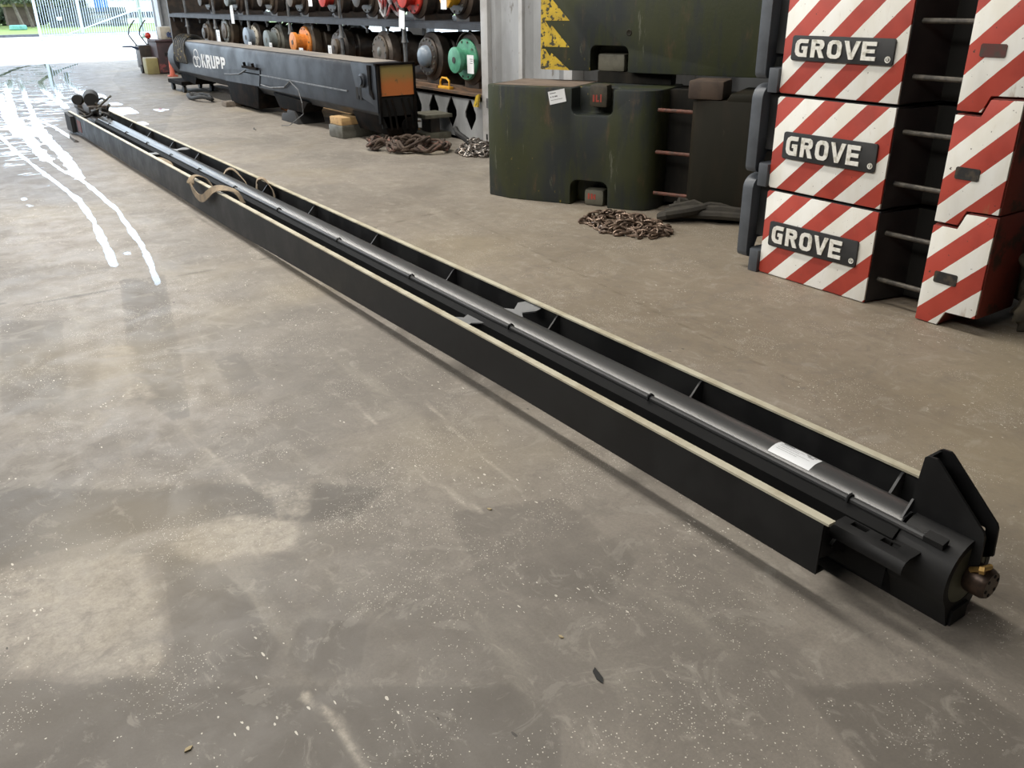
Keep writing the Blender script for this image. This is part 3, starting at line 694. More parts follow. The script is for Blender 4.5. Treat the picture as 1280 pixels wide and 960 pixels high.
# webbing slings lying over the rails
def sling(pts, lab, wd=(0, 1, 0), w=.07, wds=None):
    # smooth the path
    P = [Vector(p) for p in pts]; out = []
    for i in range(len(P)-1):
        p0, p1, p2, p3 = P[max(i-1, 0)], P[i], P[i+1], P[min(i+2, len(P)-1)]
        for k in range(6):
            t = k/6; out.append(.5*((2*p1)+(p2-p0)*t+(2*p0-5*p1+4*p2-p3)*t*t+(3*p1-p0-3*p2+p3)*t**3))
    out.append(P[-1])
    if wds:
        wd = []
        for i in range(len(out)):
            t = i/6; j = min(int(t), len(wds)-2); q = Vector(wds[j]).lerp(Vector(wds[j+1]), t-j); wd.append(tuple(q))
    o = MB().ribbon(out, wd, w, .005).build('webbing_sling', m_web)
    return tag(o, lab, 'sling', 'tan webbing slings on the long cylinder')
sling([(1.80, 6.62, .20), (1.775, 6.68, .262), (1.72, 6.74, .282), (1.675, 6.74, .25), (1.665, 6.68, .20), (1.662, 6.55, .165), (1.664, 6.42, .175), (1.672, 6.3, .225), (1.70, 6.22, .268), (1.74, 6.12, .285), (1.79, 6.02, .27), (1.815, 5.96, .20)],
      'tan webbing sling looped over the near rail and sagging outside it', None, .055, [(0,1,0)]*3+[(0,.8,.6),(0,.3,1),(0,.1,1),(0,.1,1),(0,.3,1),(.3,.6,.7),(.5,.6,.3),(.6,.8,0),(.6,.8,0)])
sling([(1.99, 6.93, .245), (2.015, 6.88, .275), (2.045, 6.82, .268), (2.065, 6.68, .21), (2.07, 6.6, .15)], 'tan webbing sling emerging right of the tube, the farther of the two there', (.2, 1, 0))
sling([(2.05, 6.36, .20), (2.06, 6.34, .268), (2.09, 6.28, .275), (2.115, 6.2, .21), (2.115, 6.18, .14)], 'short tan webbing loop inside the far rail, the nearer of the two there', (.2, 1, 0))
sling([(1.76, 8.35, .17), (1.80, 8.3, .2), (1.83, 8.0, .19), (1.84, 7.9, .12)], 'short tan webbing strap lying down inside the channel at the middle rib', (1, .3, 0), .05)

# ------------------------------------------------------------ striped ballast slabs
FX = 3.95
PH = [2.98-1*.25*0, 3.865, 3.95]
Z0 = [0, .496, 1.004]; HT = [.488, .5, .6]
LET = {}
def glyphs(b, text, w, fn, d0, d1, adv=.98):
    def poly(pts, x):
        n = len(pts); ar = sum(pts[i][0]*pts[(i+1) % n][1]-pts[(i+1) % n][0]*pts[i][1] for i in range(n))
        if ar < 0: pts = pts[::-1]
        vs = [fn(p[0]+x, p[1], d0) for p in pts]+[fn(p[0]+x, p[1], d1) for p in pts]
        b.add(vs, [tuple(range(n)), tuple(range(n, 2*n))[::-1]]+[(i, i+n, (i+1) % n+n, (i+1) % n) for i in range(n)])
    def ring(o, i, x):
        for k in range(len(o)-1): poly([o[k], o[k+1], i[k+1], i[k]], x)
    bowl_o = [(.24,1),(.56,1),(.70,.93),(.77,.80),(.77,.64),(.70,.51),(.56,.44),(.24,.44)]
    bowl_i = [(.24,.79),(.46,.79),(.50,.76),(.52,.73),(.52,.69),(.50,.66),(.46,.64),(.24,.64)]
    x = 0
    for ch in text:
        if ch == 'G':
            ring([(.80,1),(.26,1),(.08,.90),(0,.72),(0,.28),(.08,.10),(.26,0),(.76,0)], [(.76,.78),(.36,.78),(.28,.74),(.25,.66),(.25,.34),(.28,.25),(.36,.21),(.76,.21)], x)
            poly([(.52,.20),(.76,.20),(.76,.60),(.52,.60)], x); poly([(.40,.40),(.53,.40),(.53,.60),(.40,.60)], x)
        if ch == 'R':
            poly([(0,0),(.25,0),(.25,1),(0,1)], x); ring(bowl_o, bowl_i, x); poly([(.34,.45),(.60,.45),(.82,0),(.54,0)], x)
        if ch == 'P': poly([(0,0),(.25,0),(.25,1),(0,1)], x); ring(bowl_o, bowl_i, x)
        if ch == 'O':
            o = [(.24,0),(.58,0),(.74,.09),(.82,.26),(.82,.74),(.74,.91),(.58,1),(.24,1),(.08,.91),(0,.74),(0,.26),(.08,.09),(.24,0)]
            i = [(.34,.20),(.48,.20),(.54,.24),(.57,.32),(.57,.68),(.54,.76),(.48,.80),(.34,.80),(.28,.76),(.25,.68),(.25,.32),(.28,.24),(.34,.20)]
            ring(o, i, x)
        if ch == 'V': poly([(-.04,1),(.22,1),(.42,.30),(.30,0)], x); poly([(.30,0),(.54,0),(.42,.30)], x); poly([(.88,1),(.62,1),(.42,.30),(.54,0)], x)
        if ch == 'E':
            poly([(0,0),(.25,0),(.25,1),(0,1)], x); poly([(.25,.78),(.78,.78),(.78,1),(.25,1)], x); poly([(.25,0),(.78,0),(.78,.21),(.25,.21)], x); poly([(.25,.40),(.72,.40),(.72,.60),(.25,.60)], x)
        if ch == 'K': poly([(0,0),(.25,0),(.25,1),(0,1)], x); poly([(.25,.38),(.52,1),(.80,1),(.44,.52),(.25,.50)], x); poly([(.30,.55),(.45,.58),(.84,0),(.55,0)], x)
        if ch == 'U': ring([(0,1),(0,.26),(.08,.09),(.24,0),(.56,0),(.72,.09),(.80,.26),(.80,1)], [(.25,1),(.25,.32),(.28,.24),(.34,.21),(.46,.21),(.52,.24),(.55,.32),(.55,1)], x)
        x += adv
    return x
SL = ['bottom slab of the red and white striped ballast stack, standing on the floor',
      'middle slab of the red and white striped ballast stack, between two others',
      'top slab of the red and white striped ballast stack']
PLT = [((3.118, 2.540), (.176, .316), (.179, .320)), ((3.094, 2.520), (.672-.496, .811-.496), (.674-.496, .820-.496)), ((3.112, 2.517), (1.177-1.004, 1.290-1.004), (1.180-1.004, 1.312-1.004))]
SLOT = [(.212, .268), (.215, .270), (.235, .29)]
def slab(i):
    z0, h = Z0[i], HT[i]
    t = thing('ballast_slab', SL[i], 'counterweight', (FX, 0, z0), group='striped ballast slabs stacked on each other')
    notch = [(1.875, .08), (2.022, .075), (2.052, .0)]
    up = .0
    # plan-extruded body: left column, recessed middle, right column
    MB().box(.012, .92, 2.458, 3.172, .0, h).build('left_column', m_char, t, bevel=.008)
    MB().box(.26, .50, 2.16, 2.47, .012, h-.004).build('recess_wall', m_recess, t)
    topn = [(2.17, h), (2.052, h), (2.022, h+.078), (1.872, h+.083)] if i < 2 else [(2.17, h), (1.872, h)]
    rc = [(2.17, 0), (2.052, 0), (2.022, .072), (1.872, .078)]+topn[::-1]
    MB().prism(rc, 'x', .012, .34).build('right_column', m_redshaded, t, bevel=.012)
    # columns taper toward the middle, showing a dark inner cheek
    MB().prism([(.012, 2.458), (.26, 2.458), (.26, 2.40)], 'z', .01, h-.01).build('inner_cheek', m_char, t)
    ph = PH[i]-z0
    sm = stripes('hazard_stripes_%d' % i, ph % .25)
    MB().prism([(2.462, .005), (3.16, .005), (3.17, .015), (3.17, h-.015), (3.16, h-.005), (2.462, h-.005)], 'x', 0, .0125).build('striped_face', sm, t, bevel=.003)
    rc2 = [(2.167, .005), (2.054, .005), (2.024, .077), (1.878, .083)]+([(1.878, h+.074), (2.020, h+.070), (2.050, h-.006), (2.167, h-.006)] if i < 2 else [(1.878, h), (2.167, h)])
    MB().prism(rc2, 'x', 0, .0125).build('striped_face', sm, t, bevel=.003)
    (ya, yb), (zb, zt), (zb2, zt2) = PLT[i]
    zbm, ztm = (zb+zb2)/2, (zt+zt2)/2
    r = .014
    pts = []
    for cx, cz, a0 in ((yb+r, zbm+r, 180), (ya-r, zbm+r, 270), (ya-r, ztm-r, 0), (yb+r, ztm-r, 90)):
        for k in range(5):
            a = math.radians(a0+k*22.5); pts.append((cx+r*math.cos(a), cz+r*math.sin(a)))
    pl = MB().prism(pts, 'x', -.012, 0).build('nameplate', m_char, t, bevel=.002)
    W = ya-yb; H = ztm-zbm
    LH = H*.70; LW = W*.80/(4*.98+.8)
    g = MB()
    fn = lambda u, v, d: (d, ya-W*.045-u*LW, zbm+H*.16+v*LH)
    glyphs(g, 'GROVE', .25, fn, -.017, -.0118)
    cu, cv = (W*.93)/LW, .02
    n = 14
    g.stroke([(cu-.12+.13*math.cos(2*PI*k/n), cv+.08+.13*math.sin(2*PI*k/n)*LW/LH) for k in range(n)], .045, 'x', -.015, -.0118, fn, True)
    g.stroke([(cu-.16, .0+cv), (cu-.16, .16+cv), (cu-.09, .16+cv), (cu-.09, .09+cv), (cu-.16, .08+cv)], .035, 'x', -.015, -.0118, fn)
    g.stroke([(cu-.13, .08+cv), (cu-.08, .0+cv)], .035, 'x', -.015, -.0118, fn)
    g.build('lettering', m_cream, pl, smooth=False)
    s0, s1 = SLOT[i]
    MB().prism([(1.998, s0+.006), (2.004, s0), (2.106, s0), (2.112, s0+.006), (2.112, s1-.006), (2.106, s1), (2.004, s1), (1.998, s1-.006)], 'x', -.004, 0).build('slot_insert', m_slotr if i == 2 else m_slot, t)
    for z in ((.13, .375) if i == 0 else (.131, .382) if i == 1 else (.128, .375)):
        MB().tube([(.06, 2.17, z), (.06, 2.44, z)], .0125, 10).build('rung', m_rung, t)
    # lifting bracket on the left side
    hk = MB().prism([(-.02, 3.172), (-.02, 3.235), (.02, 3.262), (.45, 3.262), (.45, 3.172)], 'z', .005 if i else .0, .13).build('bracket_flange', m_hook, t, bevel=.004)
    pts = [(.03, .53)]
    for k in range(9):
        a = math.radians(90+k*90/8); pts.append((.065+.085*math.cos(a), .475+.075*math.sin(a)))
    for k in range(7):
        a = math.radians(180+k*180/6); pts.append((.012+.030*math.cos(a), .105+.035*math.sin(a)))
    pts += [(.07, .18), (.30, .18), (.30, .55), (.065, .55)]
    pts = pts[1:]
    MB().prism(pts, 'y', 3.262, 3.335).build('bracket_paddle', m_hook, t, bevel=.004)
    MB().box(.05, .40, 3.172, 3.262, .20, .50).build('bracket_spacer', m_char, t)
    return t
for i in range(3): slab(i)

# ------------------------------------------------------------ green counterweights
def frame_fn(ox, oy, dx, dy):
    # local u along the face, v = depth away from viewer, z up
    def f(v): return Vector((ox+dx*v.x-dy*v.y, oy+dy*v.x+dx*v.y, v.z))
    return f
def rounded(x0, x1, z0, z1, r, which):
    pts = []
    for cx, cz, a0, on in ((x0+r, z0+r, 180, 'bl' in which), (x1-r, z0+r, 270, 'br' in which), (x1-r, z1-r, 0, 'tr' in which), (x0+r, z1-r, 90, 'tl' in which)):
        if on:
            for k in range(7):
                a = math.radians(a0+k*15); pts.append((cx+r*math.cos(a), cz+r*math.sin(a)))
        else: pts.append({180: (x0, z0), 270: (x1, z0), 0: (x1, z1), 90: (x0, z1)}[a0])
    return pts
dl = Vector((.52, -.965)).normalized()
ang = math.atan2(dl.y, dl.x)
lg = thing('counterweight', 'dark green counterweight block with a white tag standing on the floor', 'counterweight', (3.91, 5.72, 0), ang)
# plan outline in (u, v); v positive = away from the aisle
plan = [(-.0, .0), (1.06, .0), (1.13, .018), (1.175, .06), (1.20, .13), (1.21, .30), (1.21, .62), (-.1, .62), (-.20, .30), (-.225, .075)]
# aisle side must be -v: u axis = dl, v axis = rotated +90deg points to +x side
body = MB().prism(plan, 'z', 0, .872).mesh('body', m_green)
body = boolean(body, [MB().prism([(x, z) for x, z in rounded(.535, .865, .683, 1.0, .05, 'bl br')], 'y', -.2, .16),
                      MB().prism([(x, z) for x, z in rounded(.535, .845, -.2, .195, .06, 'tl tr')], 'y', -.2, .16)])
body = bevel_mesh(body, .012)
bo = obj('body', body, lg)
MB().box(-.16, .52, .06, .6, .8721, .8745).build('top_dust', m_ctop, lg)
l = MB().box(.655, .80, .05, .16, .735, .90).build('upper_lug', m_lug, lg, bevel=.025)
MB().box(.685, .70, .0485, .05, .775, .825).box(.71, .735, .0485, .05, .775, .79).box(.71, .72, .0485, .05, .79, .825).box(.745, .755, .0485, .05, .775, .83).build('red_mark', m_redmark, l)
l = MB().box(.64, .805, .03, .16, .0, .128).build('lower_lug', m_luglt, lg, bevel=.03)
MB().box(.675, .69, .0285, .03, .05, .095).box(.70, .715, .0285, .03, .05, .095).box(.725, .74, .0285, .03, .05, .09).box(.715, .725, .0285, .03, .065, .072).build('red_mark', m_redmark, l)
# far column with ladder rungs between
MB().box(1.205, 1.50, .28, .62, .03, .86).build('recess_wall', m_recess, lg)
c2 = MB().prism([(1.455, .04), (1.49, .005), (1.62, -.02), (1.98, -.02), (2.0, .0), (2.0, .62), (1.455, .62)], 'z', 0, .83).build('column', m_greendk, lg, bevel=.01)
MB().prism([(1.70, .82), (2.0, .82), (2.0, .875), (1.73, .875)], 'y', -.02, .5).build('column_step', m_greendk, lg, bevel=.01)
MB().box(1.43, 1.68, -.03, .22, .83, .957).build('support_pad', m_cap, lg, bevel=.02)
for z in (.135, .437, .737):
    MB().tube([(1.19, .075, z), (1.47, .075, z-.006)], .0135, 10).build('rung', m_rungred, lg)
MB().box(.55, 1.15, .48, .60, .8745, .957).build('support_pad', m_recess, lg)  # near-black pad; the shade of the gap is put into its colour
tgp = MB().prism([(.338, .838), (.474, .868), (.492, .776), (.358, .744)], 'y', -.003, 0).build('paper_tag', m_label, lg); tgp['label'] = 'white printed tag'
def taglines(b, x0, z0, dx, dz, ux, uz):
    pass
pt = MB()
for a, b2, c, w in ((.1,.45,.80,.05),(.1,.16,.52,.08),(.22,.30,.52,.08),(.34,.52,.52,.08),(.1,.8,.30,.03)):
    def P(s, q): return (.338+.138*s+.02*(1-q), .744+.094*q+.030*s)
    q = [P(a, c), P(b2, c), P(b2, c+w), P(a, c+w)]
    pt.add([(x, -.0034, z) for x, z in q], [(0, 1, 2, 3)])
pt.build('printing', m_print, tgp)
# upper block
du = Vector((.3627, -.9319)); ug = thing('counterweight', 'long dark green counterweight with yellow warning triangles, resting on the lower block', 'counterweight', (4.38, 5.93, .957), math.atan2(du.y, du.x), None)
ub = MB().prism([(0, 0), (1.83, 0), (1.83, .55), (0, .55)], 'z', 0, .75).mesh('body', m_green)
ub = boolean(ub, [MB().prism(rounded(.455, .785, -.2, .19, .05, 'tl tr'), 'y', -.2, .16)])
MB().lathe([(-.002, .012), (-.004, .02), (0, .024)], (.785, 0, .285), (0, 1, 0), 18).build('dimple_shade_disc', m_greendk, ug)  # dark disc painting the shade of a shallow dimple
obj('body', bevel_mesh(ub, .008), ug)
MB().box(.50, .735, .04, .16, .0, .13).build('lug', m_luglt, ug, bevel=.02)
yw = MB()
for a, b2, r in ((-.0, .155, .27), (.172, .36, .265), (.365, .55, .262), (.56, .74, .262)):
    yw.prism([(.012, a), (r, a), (.10, b2-.03), (.085, b2-.055), (.04, b2), (.012, b2)], 'y', -.0022, 0)
yw.build('warning_triangles', m_yellow, ug, smooth=False)
MB().box(-.0022, .012, -.0022, .02, .0, .745).build('yellow_edge', m_yellow, ug)

# ------------------------------------------------------------ grey container behind the blocks
ct = thing('shipping_container', 'grey corrugated steel container side behind the green blocks', 'container', (5.25, 0, 0))
MB().box(0, .14, 8.06, 8.19, 0, 2.6).build('corner_post', m_steelgrey2, ct, bevel=.006)
MB().box(-.003, -.001, 8.09, 8.12, .06, .12).build('lashing_hole', m_holeshade, ct)
MB().box(-.012, 0, 8.05, 8.09, .40, .50).build('hinge_block', m_galv, ct)
MB().box(0, .14, 6.62, 6.75, 0, 2.6).build('corner_post', m_steelgrey2, ct, bevel=.006)
MB().box(0, .12, 6.75, 8.06, 0, .16).build('bottom_rail', m_steelgrey, ct)
pts = []; y = 8.06; lev = .06
cor = [(8.06, .05), (7.98, .05), (7.93, .09), (7.56, .09), (7.50, .035), (7.42, .035), (7.36, .09), (6.99, .09), (6.93, .035), (6.86, .035), (6.80, .09), (6.75, .09)]
MB().prism([(x, y) for y, x in cor]+[(x+.01, y) for y, x in cor[::-1]], 'z', .1, 2.55).build('corrugated_side', m_steelgrey, ct, smooth=False)
MB().box(.0, .05, 7.43, 7.49, .1, 2.55).build('side_rib', m_steelgrey2, ct)
MB().box(.14, 2.2, 6.63, 6.68, 0, 2.6).build('end_panel', m_steelgrey, ct)
MB().box(0, 2.2, 6.62, 8.19, 2.5, 2.6).build('roof', m_steelgrey, ct)
# ------------------------------------------------------------ storage rack
RKX = 5.25
rk = thing('storage_rack', 'long steel storage rack with hexagonal holes in its base beam', 'rack', (RKX, 0, 0))
bb = MB().box(0, .014, 8.19, 20.6, 0, .50).mesh('base_beam', m_steelgrey)
cut = []
k = 0; y = 8.44
while y < 20.3:
    cut.append(MB().prism([(y-.015, .125), (y+.015, .125), (y+.115, .26), (y+.115, .31), (y+.015, .455), (y-.015, .455), (y-.115, .31), (y-.115, .26)], 'x', -.05, .15)); y += .413
cc = MB()
for c in cut: cc.add(c.v, c.f)
bb = boolean(bb, [cc]); obj('base_beam', bb, rk)
MB().box(.0, .12, 8.19, 20.6, .46, .50).box(.0, .12, 8.19, 20.6, 0, .03).build('beam_flange', m_steelgrey, rk)
MB().box(.25, .27, 8.19, 20.6, .0, .48).build('hole_shade_sheet', m_holeshade, rk)  # added black sheet; stands in for the shade behind the beam holes
MB().box(-.03, 2.0, 8.19, 20.6, .50, .525).build('lower_deck', m_plank, rk)
MB().box(.0, .05, 8.19, 20.6, 1.17, 1.235).build('shelf_beam', m_shelf, rk)
MB().box(.9, .95, 8.19, 20.6, 1.17, 1.235).build('shelf_beam', m_shelf, rk)
MB().box(.05, 1.9, 8.19, 20.6, 1.235, 1.25).build('upper_deck', m_shelf, rk)
MB().box(0, 2.0, 20.6, 20.7, 0, 2.6).build('end_frame', m_gbdk, rk)
for y in (9.95, 11.8, 13.7, 15.6, 17.5, 19.4):
    u = MB().tube([(.025, y, .525), (.025, y, 1.17)], .022, 10).build('upright', m_galv, rk)
    MB().lathe([(0, .045), (.04, .03), (.16, .024)], (.025, y, 1.0), (0, 0, 1), 12).build('sleeve', m_galv, u)
    MB().tube([(.97, y, .525), (.97, y, 1.17)], .022, 8).build('upright', m_galv, rk)
    MB().tube([(.025, y, 1.25), (.025, y, 2.6)], .022, 8).build('upright', m_galv, rk)
    for dy in (.5, 1.1): MB().lathe([(0, .03), (.02, .03), (.03, .016), (.09, .014)], (.06, y+dy, 1.17), (0, 0, -1), 10).build('hanging_pin', m_galv, rk)

def tagcard(parent, x, y, z, w=.10, h=.16, tilt=0):
    c = MB().box(-.002, .002, -w/2, w/2, -h, 0).build('paper_tag', m_label, parent, (x, y, z)); c.rotation_euler = (tilt, 0, 0)
    c['label'] = 'white hanging tag'
    b = MB()
    for zz, ww in ((.2, .6), (.3, .5), (.42, .6)): b.box(-.0028, -.002, -w*.35, -w*.35+w*.7*ww, -h*zz-.006, -h*zz)
    b.build('printing', m_print, c)
    return c
def drive(y, z, R, L, nose, body, cap, lab, x=5.32, yaw=0.0, rn=.12, ring=None, bolts=10, tg=None, grp='gearboxes on the lower rack shelf', cat='gearbox', dome=False, bellow=False):
    """gearbox lying on the rack with its shaft toward the aisle; z = axis height"""
    base = .525 if z < 1.2 else 1.25
    t = thing('gearbox', lab, cat, (x, y, base), yaw, grp); h = z-base
    d = (1, 0, 0)
    MB().lathe([(0, R*.72), (.02, R*.8), (.05, R), (.16, R), (.18, R*.9), (.22, R*.9), (.24, R*.97), (L*.6, R*.97), (L*.62, R*.8), (L, R*.7), (L+.02, R*.4)], (0, 0, h), d, 30).build('housing', body, t)
    fl = MB().lathe([(-.02, R*.62), (-.02, R*.78), (.0, R*.82), (.02, R*.80)], (0, 0, h), d, 30).build('flange', ring or body, t)
    bm0 = MB().lathe([(0, .012), (.015, .012)], (0, 0, 0), d, 6).mesh('bolt', m_gbgr)
    for k in range(bolts if x < 6 else 0):
        a = 2*PI*k/bolts
        obj('bolt', bm0, fl, (-.03, R*.70*math.cos(a), h+R*.70*math.sin(a)))
    if dome: pr_ = [(-nose, rn*.2), (-nose+.01, rn*.55), (-nose+.03, rn*.85), (-nose+.06, rn), (0, rn*1.05)]
    else: pr_ = [(-nose-.004, rn*.9), (-nose, rn), (-nose+.05, rn), (-nose+.055, rn*.8), (0, rn*.8)]
    MB().lathe(pr_, (0, 0, h), d, 28).build('shaft_cap', cap, t)
    if not dome: MB().lathe([(0, rn*.25), (.006, rn*.25)], (-nose-.010, 0, h), d, 10).build('cap_boss', body, t)
    # cradle feet reaching the shelf
    if h > R*.6:
        MB().box(.06, L*.55, -R*.55, R*.55, 0, h-R*.75).build('cradle', m_gbdk, t)
    if bellow: MB().tube([(.1, -R*.4, h+R*.9), (.2, -R*.2, h+R*1.15), (.35, R*.3, h+R*1.1), (.5, R*.5, h+R*.8)], .03, 8).build('pipe', m_gbgr, t)
    if tg: tagcard(t, tg[0], tg[1], tg[2]+.04, *tg[3:])
    return t
drive(8.60, .865, .27, .9, .16, m_gbdk, m_capgreen, 'gearbox with a mint green shaft cap next to the container post', ring=m_capgreen, rn=.135, tg=(-.10, -.24, .36, .13, .19))
cv = MB()
pts = [( .27*1.03*math.cos(a), .27*1.03*math.sin(a)) for a in np.linspace(.5, 2.5, 12)]
cv.prism(pts+[(p[0]*1.04, p[1]*1.04) for p in pts[::-1]], 'x', .02, .5)
cvo = cv.build('rubber_mat', m_cap, loc=(5.32, 8.60, .865)); tag(cvo, 'brown rubber mat draped over the gearbox with the mint green cap', 'mat')
drive(9.47, .86, .27, .9, .12, m_gbdk, m_capblue, 'oily black gearbox with a rounded pale blue cap', rn=.12, dome=True, bolts=16)
drive(10.72, .86, .25, .7, .03, m_wheelm, m_gbgr, 'worn wheel-shaped gearbox with a broad bolted rim and grey centre', ring=m_gbbr, rn=.11, dome=True, bolts=12)
drive(12.05, .87, .24, .8, .06, m_gbdk, m_gbbr, 'dark brown gearbox with a pipe over it and a long tag', rn=.11, tg=(-.12, .02, .33, .12, .2), bellow=True)
drive(13.25, .90, .27, .9, .20, m_gbbr, m_orangept, 'brown gearbox with a bright orange shaft cap', rn=.14, ring=m_orangept, tg=(-.22, -.35, .27, .15, .14))
drive(14.50, .89, .24, .8, .16, m_gbgr, m_capgrey, 'olive grey gearbox with a grey teal shaft cap', rn=.15, tg=(-.2, -.28, .30, .11, .16), bellow=True)
drive(15.55, .90, .24, .8, .14, m_gbdk, m_capblue, 'black gearbox with a pale blue and cream rimmed cap', rn=.16, ring=m_cream2, tg=(-.2, -.34, .28, .16, .14))
drive(17.05, .97, .26, .8, .04, m_gbbr, m_gbbr, 'tall brown gearbox with white edged flange and square tag', rn=.13, ring=m_gbgr, tg=(-.1, .18, .42, .2, .22))
drive(18.3, .90, .22, .8, .06, m_gbbr, m_gbdk, 'small brown gearbox at the far end of the lower shelf', rn=.1)
# upper shelf, only the undersides are in the frame
grp2 = 'gearboxes on the upper rack shelf'
for yy, body, cap, ring, lab, tg in (
    (8.75, m_gbdk, m_capyel, None, 'amber capped gearbox on the upper shelf beside the container post', (-.25, -.12, .26, .12, .17)),
    (9.75, m_gbdk, m_capred, m_capred, 'red capped gearbox on the upper shelf beside the tangled hoses', None),
    (11.0, m_gbdk, m_gbdk, None, 'plain black gearbox on the upper shelf above the worn wheel', None),
    (12.1, m_gbdk, m_capred, None, 'black gearbox with a scarlet cap on the upper shelf', (-.25, .2, .27, .13, .16)),
    (13.3, m_gbdk, m_gbbr, None, 'brown nosed gearbox on the upper shelf above the orange cap', None),
    (14.6, m_gbdk, m_gbbr, m_gbbr, 'rusty flanged gearbox on the upper shelf', None),
    (16.3, m_gbdk, m_capgrey, None, 'grey capped gearbox on the upper shelf with a low hanging tag', (-.12, -.1, .12, .16, .3)),
    (17.9, m_gbdk, m_gbdk, None, 'black gearbox at the far end of the upper shelf', None)):
    drive(yy, 1.52, .25, .8, .16, body, cap, lab, ring=ring, rn=.13, grp=grp2, tg=tg)
# second row at the back of the lower shelf
for yy, R, body, lab in ((9.2, .24, m_gbdk, 'black gearbox in the back row behind the mint green one'), (10.2, .22, m_gbgr, 'grey gearbox in the back row behind the pale blue cap'),
                   (11.5, .24, m_gbdk, 'black gearbox in the back row behind the worn wheel'), (12.8, .23, m_gbbr, 'brown gearbox in the back row between the pipe and the orange cap'),
                   (14.0, .24, m_gbdk, 'black gearbox in the back row behind the orange cap'), (15.2, .24, m_gbdk, 'black gearbox in the back row behind the grey teal cap'), (16.6, .24, m_gbbr, 'brown gearbox in the back row near the tall brown one')):
    drive(yy, .525+R, R, .5, .04, body, m_gbdk, lab, x=6.45, rn=.1, grp='gearboxes in the back row of the rack')
hz = MB(); r = random.Random(9)
def coil(mb, cx, cy, cz, R, rad, n, seed, flat=.3, seg=8):
    q = random.Random(seed); pts = []
    for k in range(n):
        a = k*.55; rr = R*(.55+.45*q.random())
        pts.append((cx+rr*math.cos(a), cy+rr*math.sin(a), cz+q.random()*flat))
    # smooth
    out = []
    for i in range(len(pts)-1):
        p0, p1, p2, p3 = [Vector(pts[max(0, min(len(pts)-1, j))]) for j in (i-1, i, i+1, i+2)]
        for s_ in range(4):
            t = s_/4; out.append(.5*((2*p1)+(p2-p0)*t+(2*p0-5*p1+4*p2-p3)*t*t+(3*p1-p0-3*p2+p3)*t**3))
    mb.tube(out, rad, seg); return mb
coil(hz, 0, 0, -.16, .16, .016, 26, 4, .38)
hh = hz.build('hose_tangle', M('red_grey_hose', (.35,.05,.05), .5, col2=(.4,.4,.42), scale=6, lo=.45, hi=.5), loc=(5.22, 10.15, 1.42)); tag(hh, 'tangle of red and silver hoses hanging over the edge of the upper shelf', 'hoses')
tl = MB().box(-.003, .0, -.07, .07, -.2, 0); tlo = tl.build('paper_tag', m_label, loc=(5.17, 9.78, 1.36)); tlo.rotation_euler = (.15, 0, 0); tag(tlo, 'creased white tag hanging beside the red and silver hoses', 'tag')
# things lying on the lower deck edge
cl = thing('clamp', 'yellow steel clamp lying on the rusty boards of the rack', 'clamp', (5.29, 9.05, .525))
MB().tube([(0, -.10, .02), (0, -.10, .09), (0, -.04, .12), (0, .06, .12), (0, .10, .08), (0, .10, .02)], .012, 8).build('bow', m_capyel, cl)
MB().box(-.02, .04, -.13, .13, 0, .03).build('bar', m_capyel, cl, bevel=.005)
yt_ = MB().prism([(8.20, .40), (8.28, .40), (8.22, .52), (8.16, .54)], 'x', 5.19, 5.215); tag(yt_.build('yellow_hook', m_yellow), 'yellow painted hook hung on the base beam beside the container post', 'hook')
for k, (ya, yb, x, lab) in enumerate(((8.3, 9.0, 5.36, 'short rusty bar on the rack deck below the mint green cap'), (8.9, 10.3, 5.42, 'long rusty bar on the rack deck behind the yellow clamp'), (9.2, 9.9, 5.27, 'thin rusty bar along the front edge of the rack deck'))):
    tag(MB().box(0, .05, ya, yb, .525, .56).build('steel_bar', m_plank, loc=(x, 0, 0)), lab, 'bar', 'rusty bars on the rack deck')

# ------------------------------------------------------------ crane boom section
BX0, BX1, BY0, BY1 = 4.24, 4.68, 8.68, 16.6
bm_ = thing('crane_boom', 'dark blue-grey crane boom section on wooden blocks in front of the rack', 'crane boom', (0, 0, 0))
prof = [(BX0+.05, .86), (BX1-.05, .86), (BX1, .82), (BX1, .36), (BX1-.08, .27), (4.46, .245), (BX0+.08, .27), (BX0, .36), (BX0, .80), (BX0+.015, .84)]
MB().prism(prof, 'y', BY0+.02, BY1).build('box_section', m_boom, bm_, bevel=.01)
MB().box(BX0+.04, BX1-.03, BY0+.3, BY1-.3, .8601, .8625).build('dusty_top', m_boomtop, bm_)
# far rounded head
MB().lathe([(0, .24), (.05, .29), (.35, .31), (.42, .29), (.44, .2)], (4.46, BY1-.1, .56), (0, 1, 0), 28).build('boom_head', m_boom, bm_)
MB().prism([(BY1-.9, .36), (BY1+.2, .36), (BY1+.1, .22), (BY1-.7, .16)], 'x', 4.30, 4.62).build('head_underside', m_boomdk, bm_)
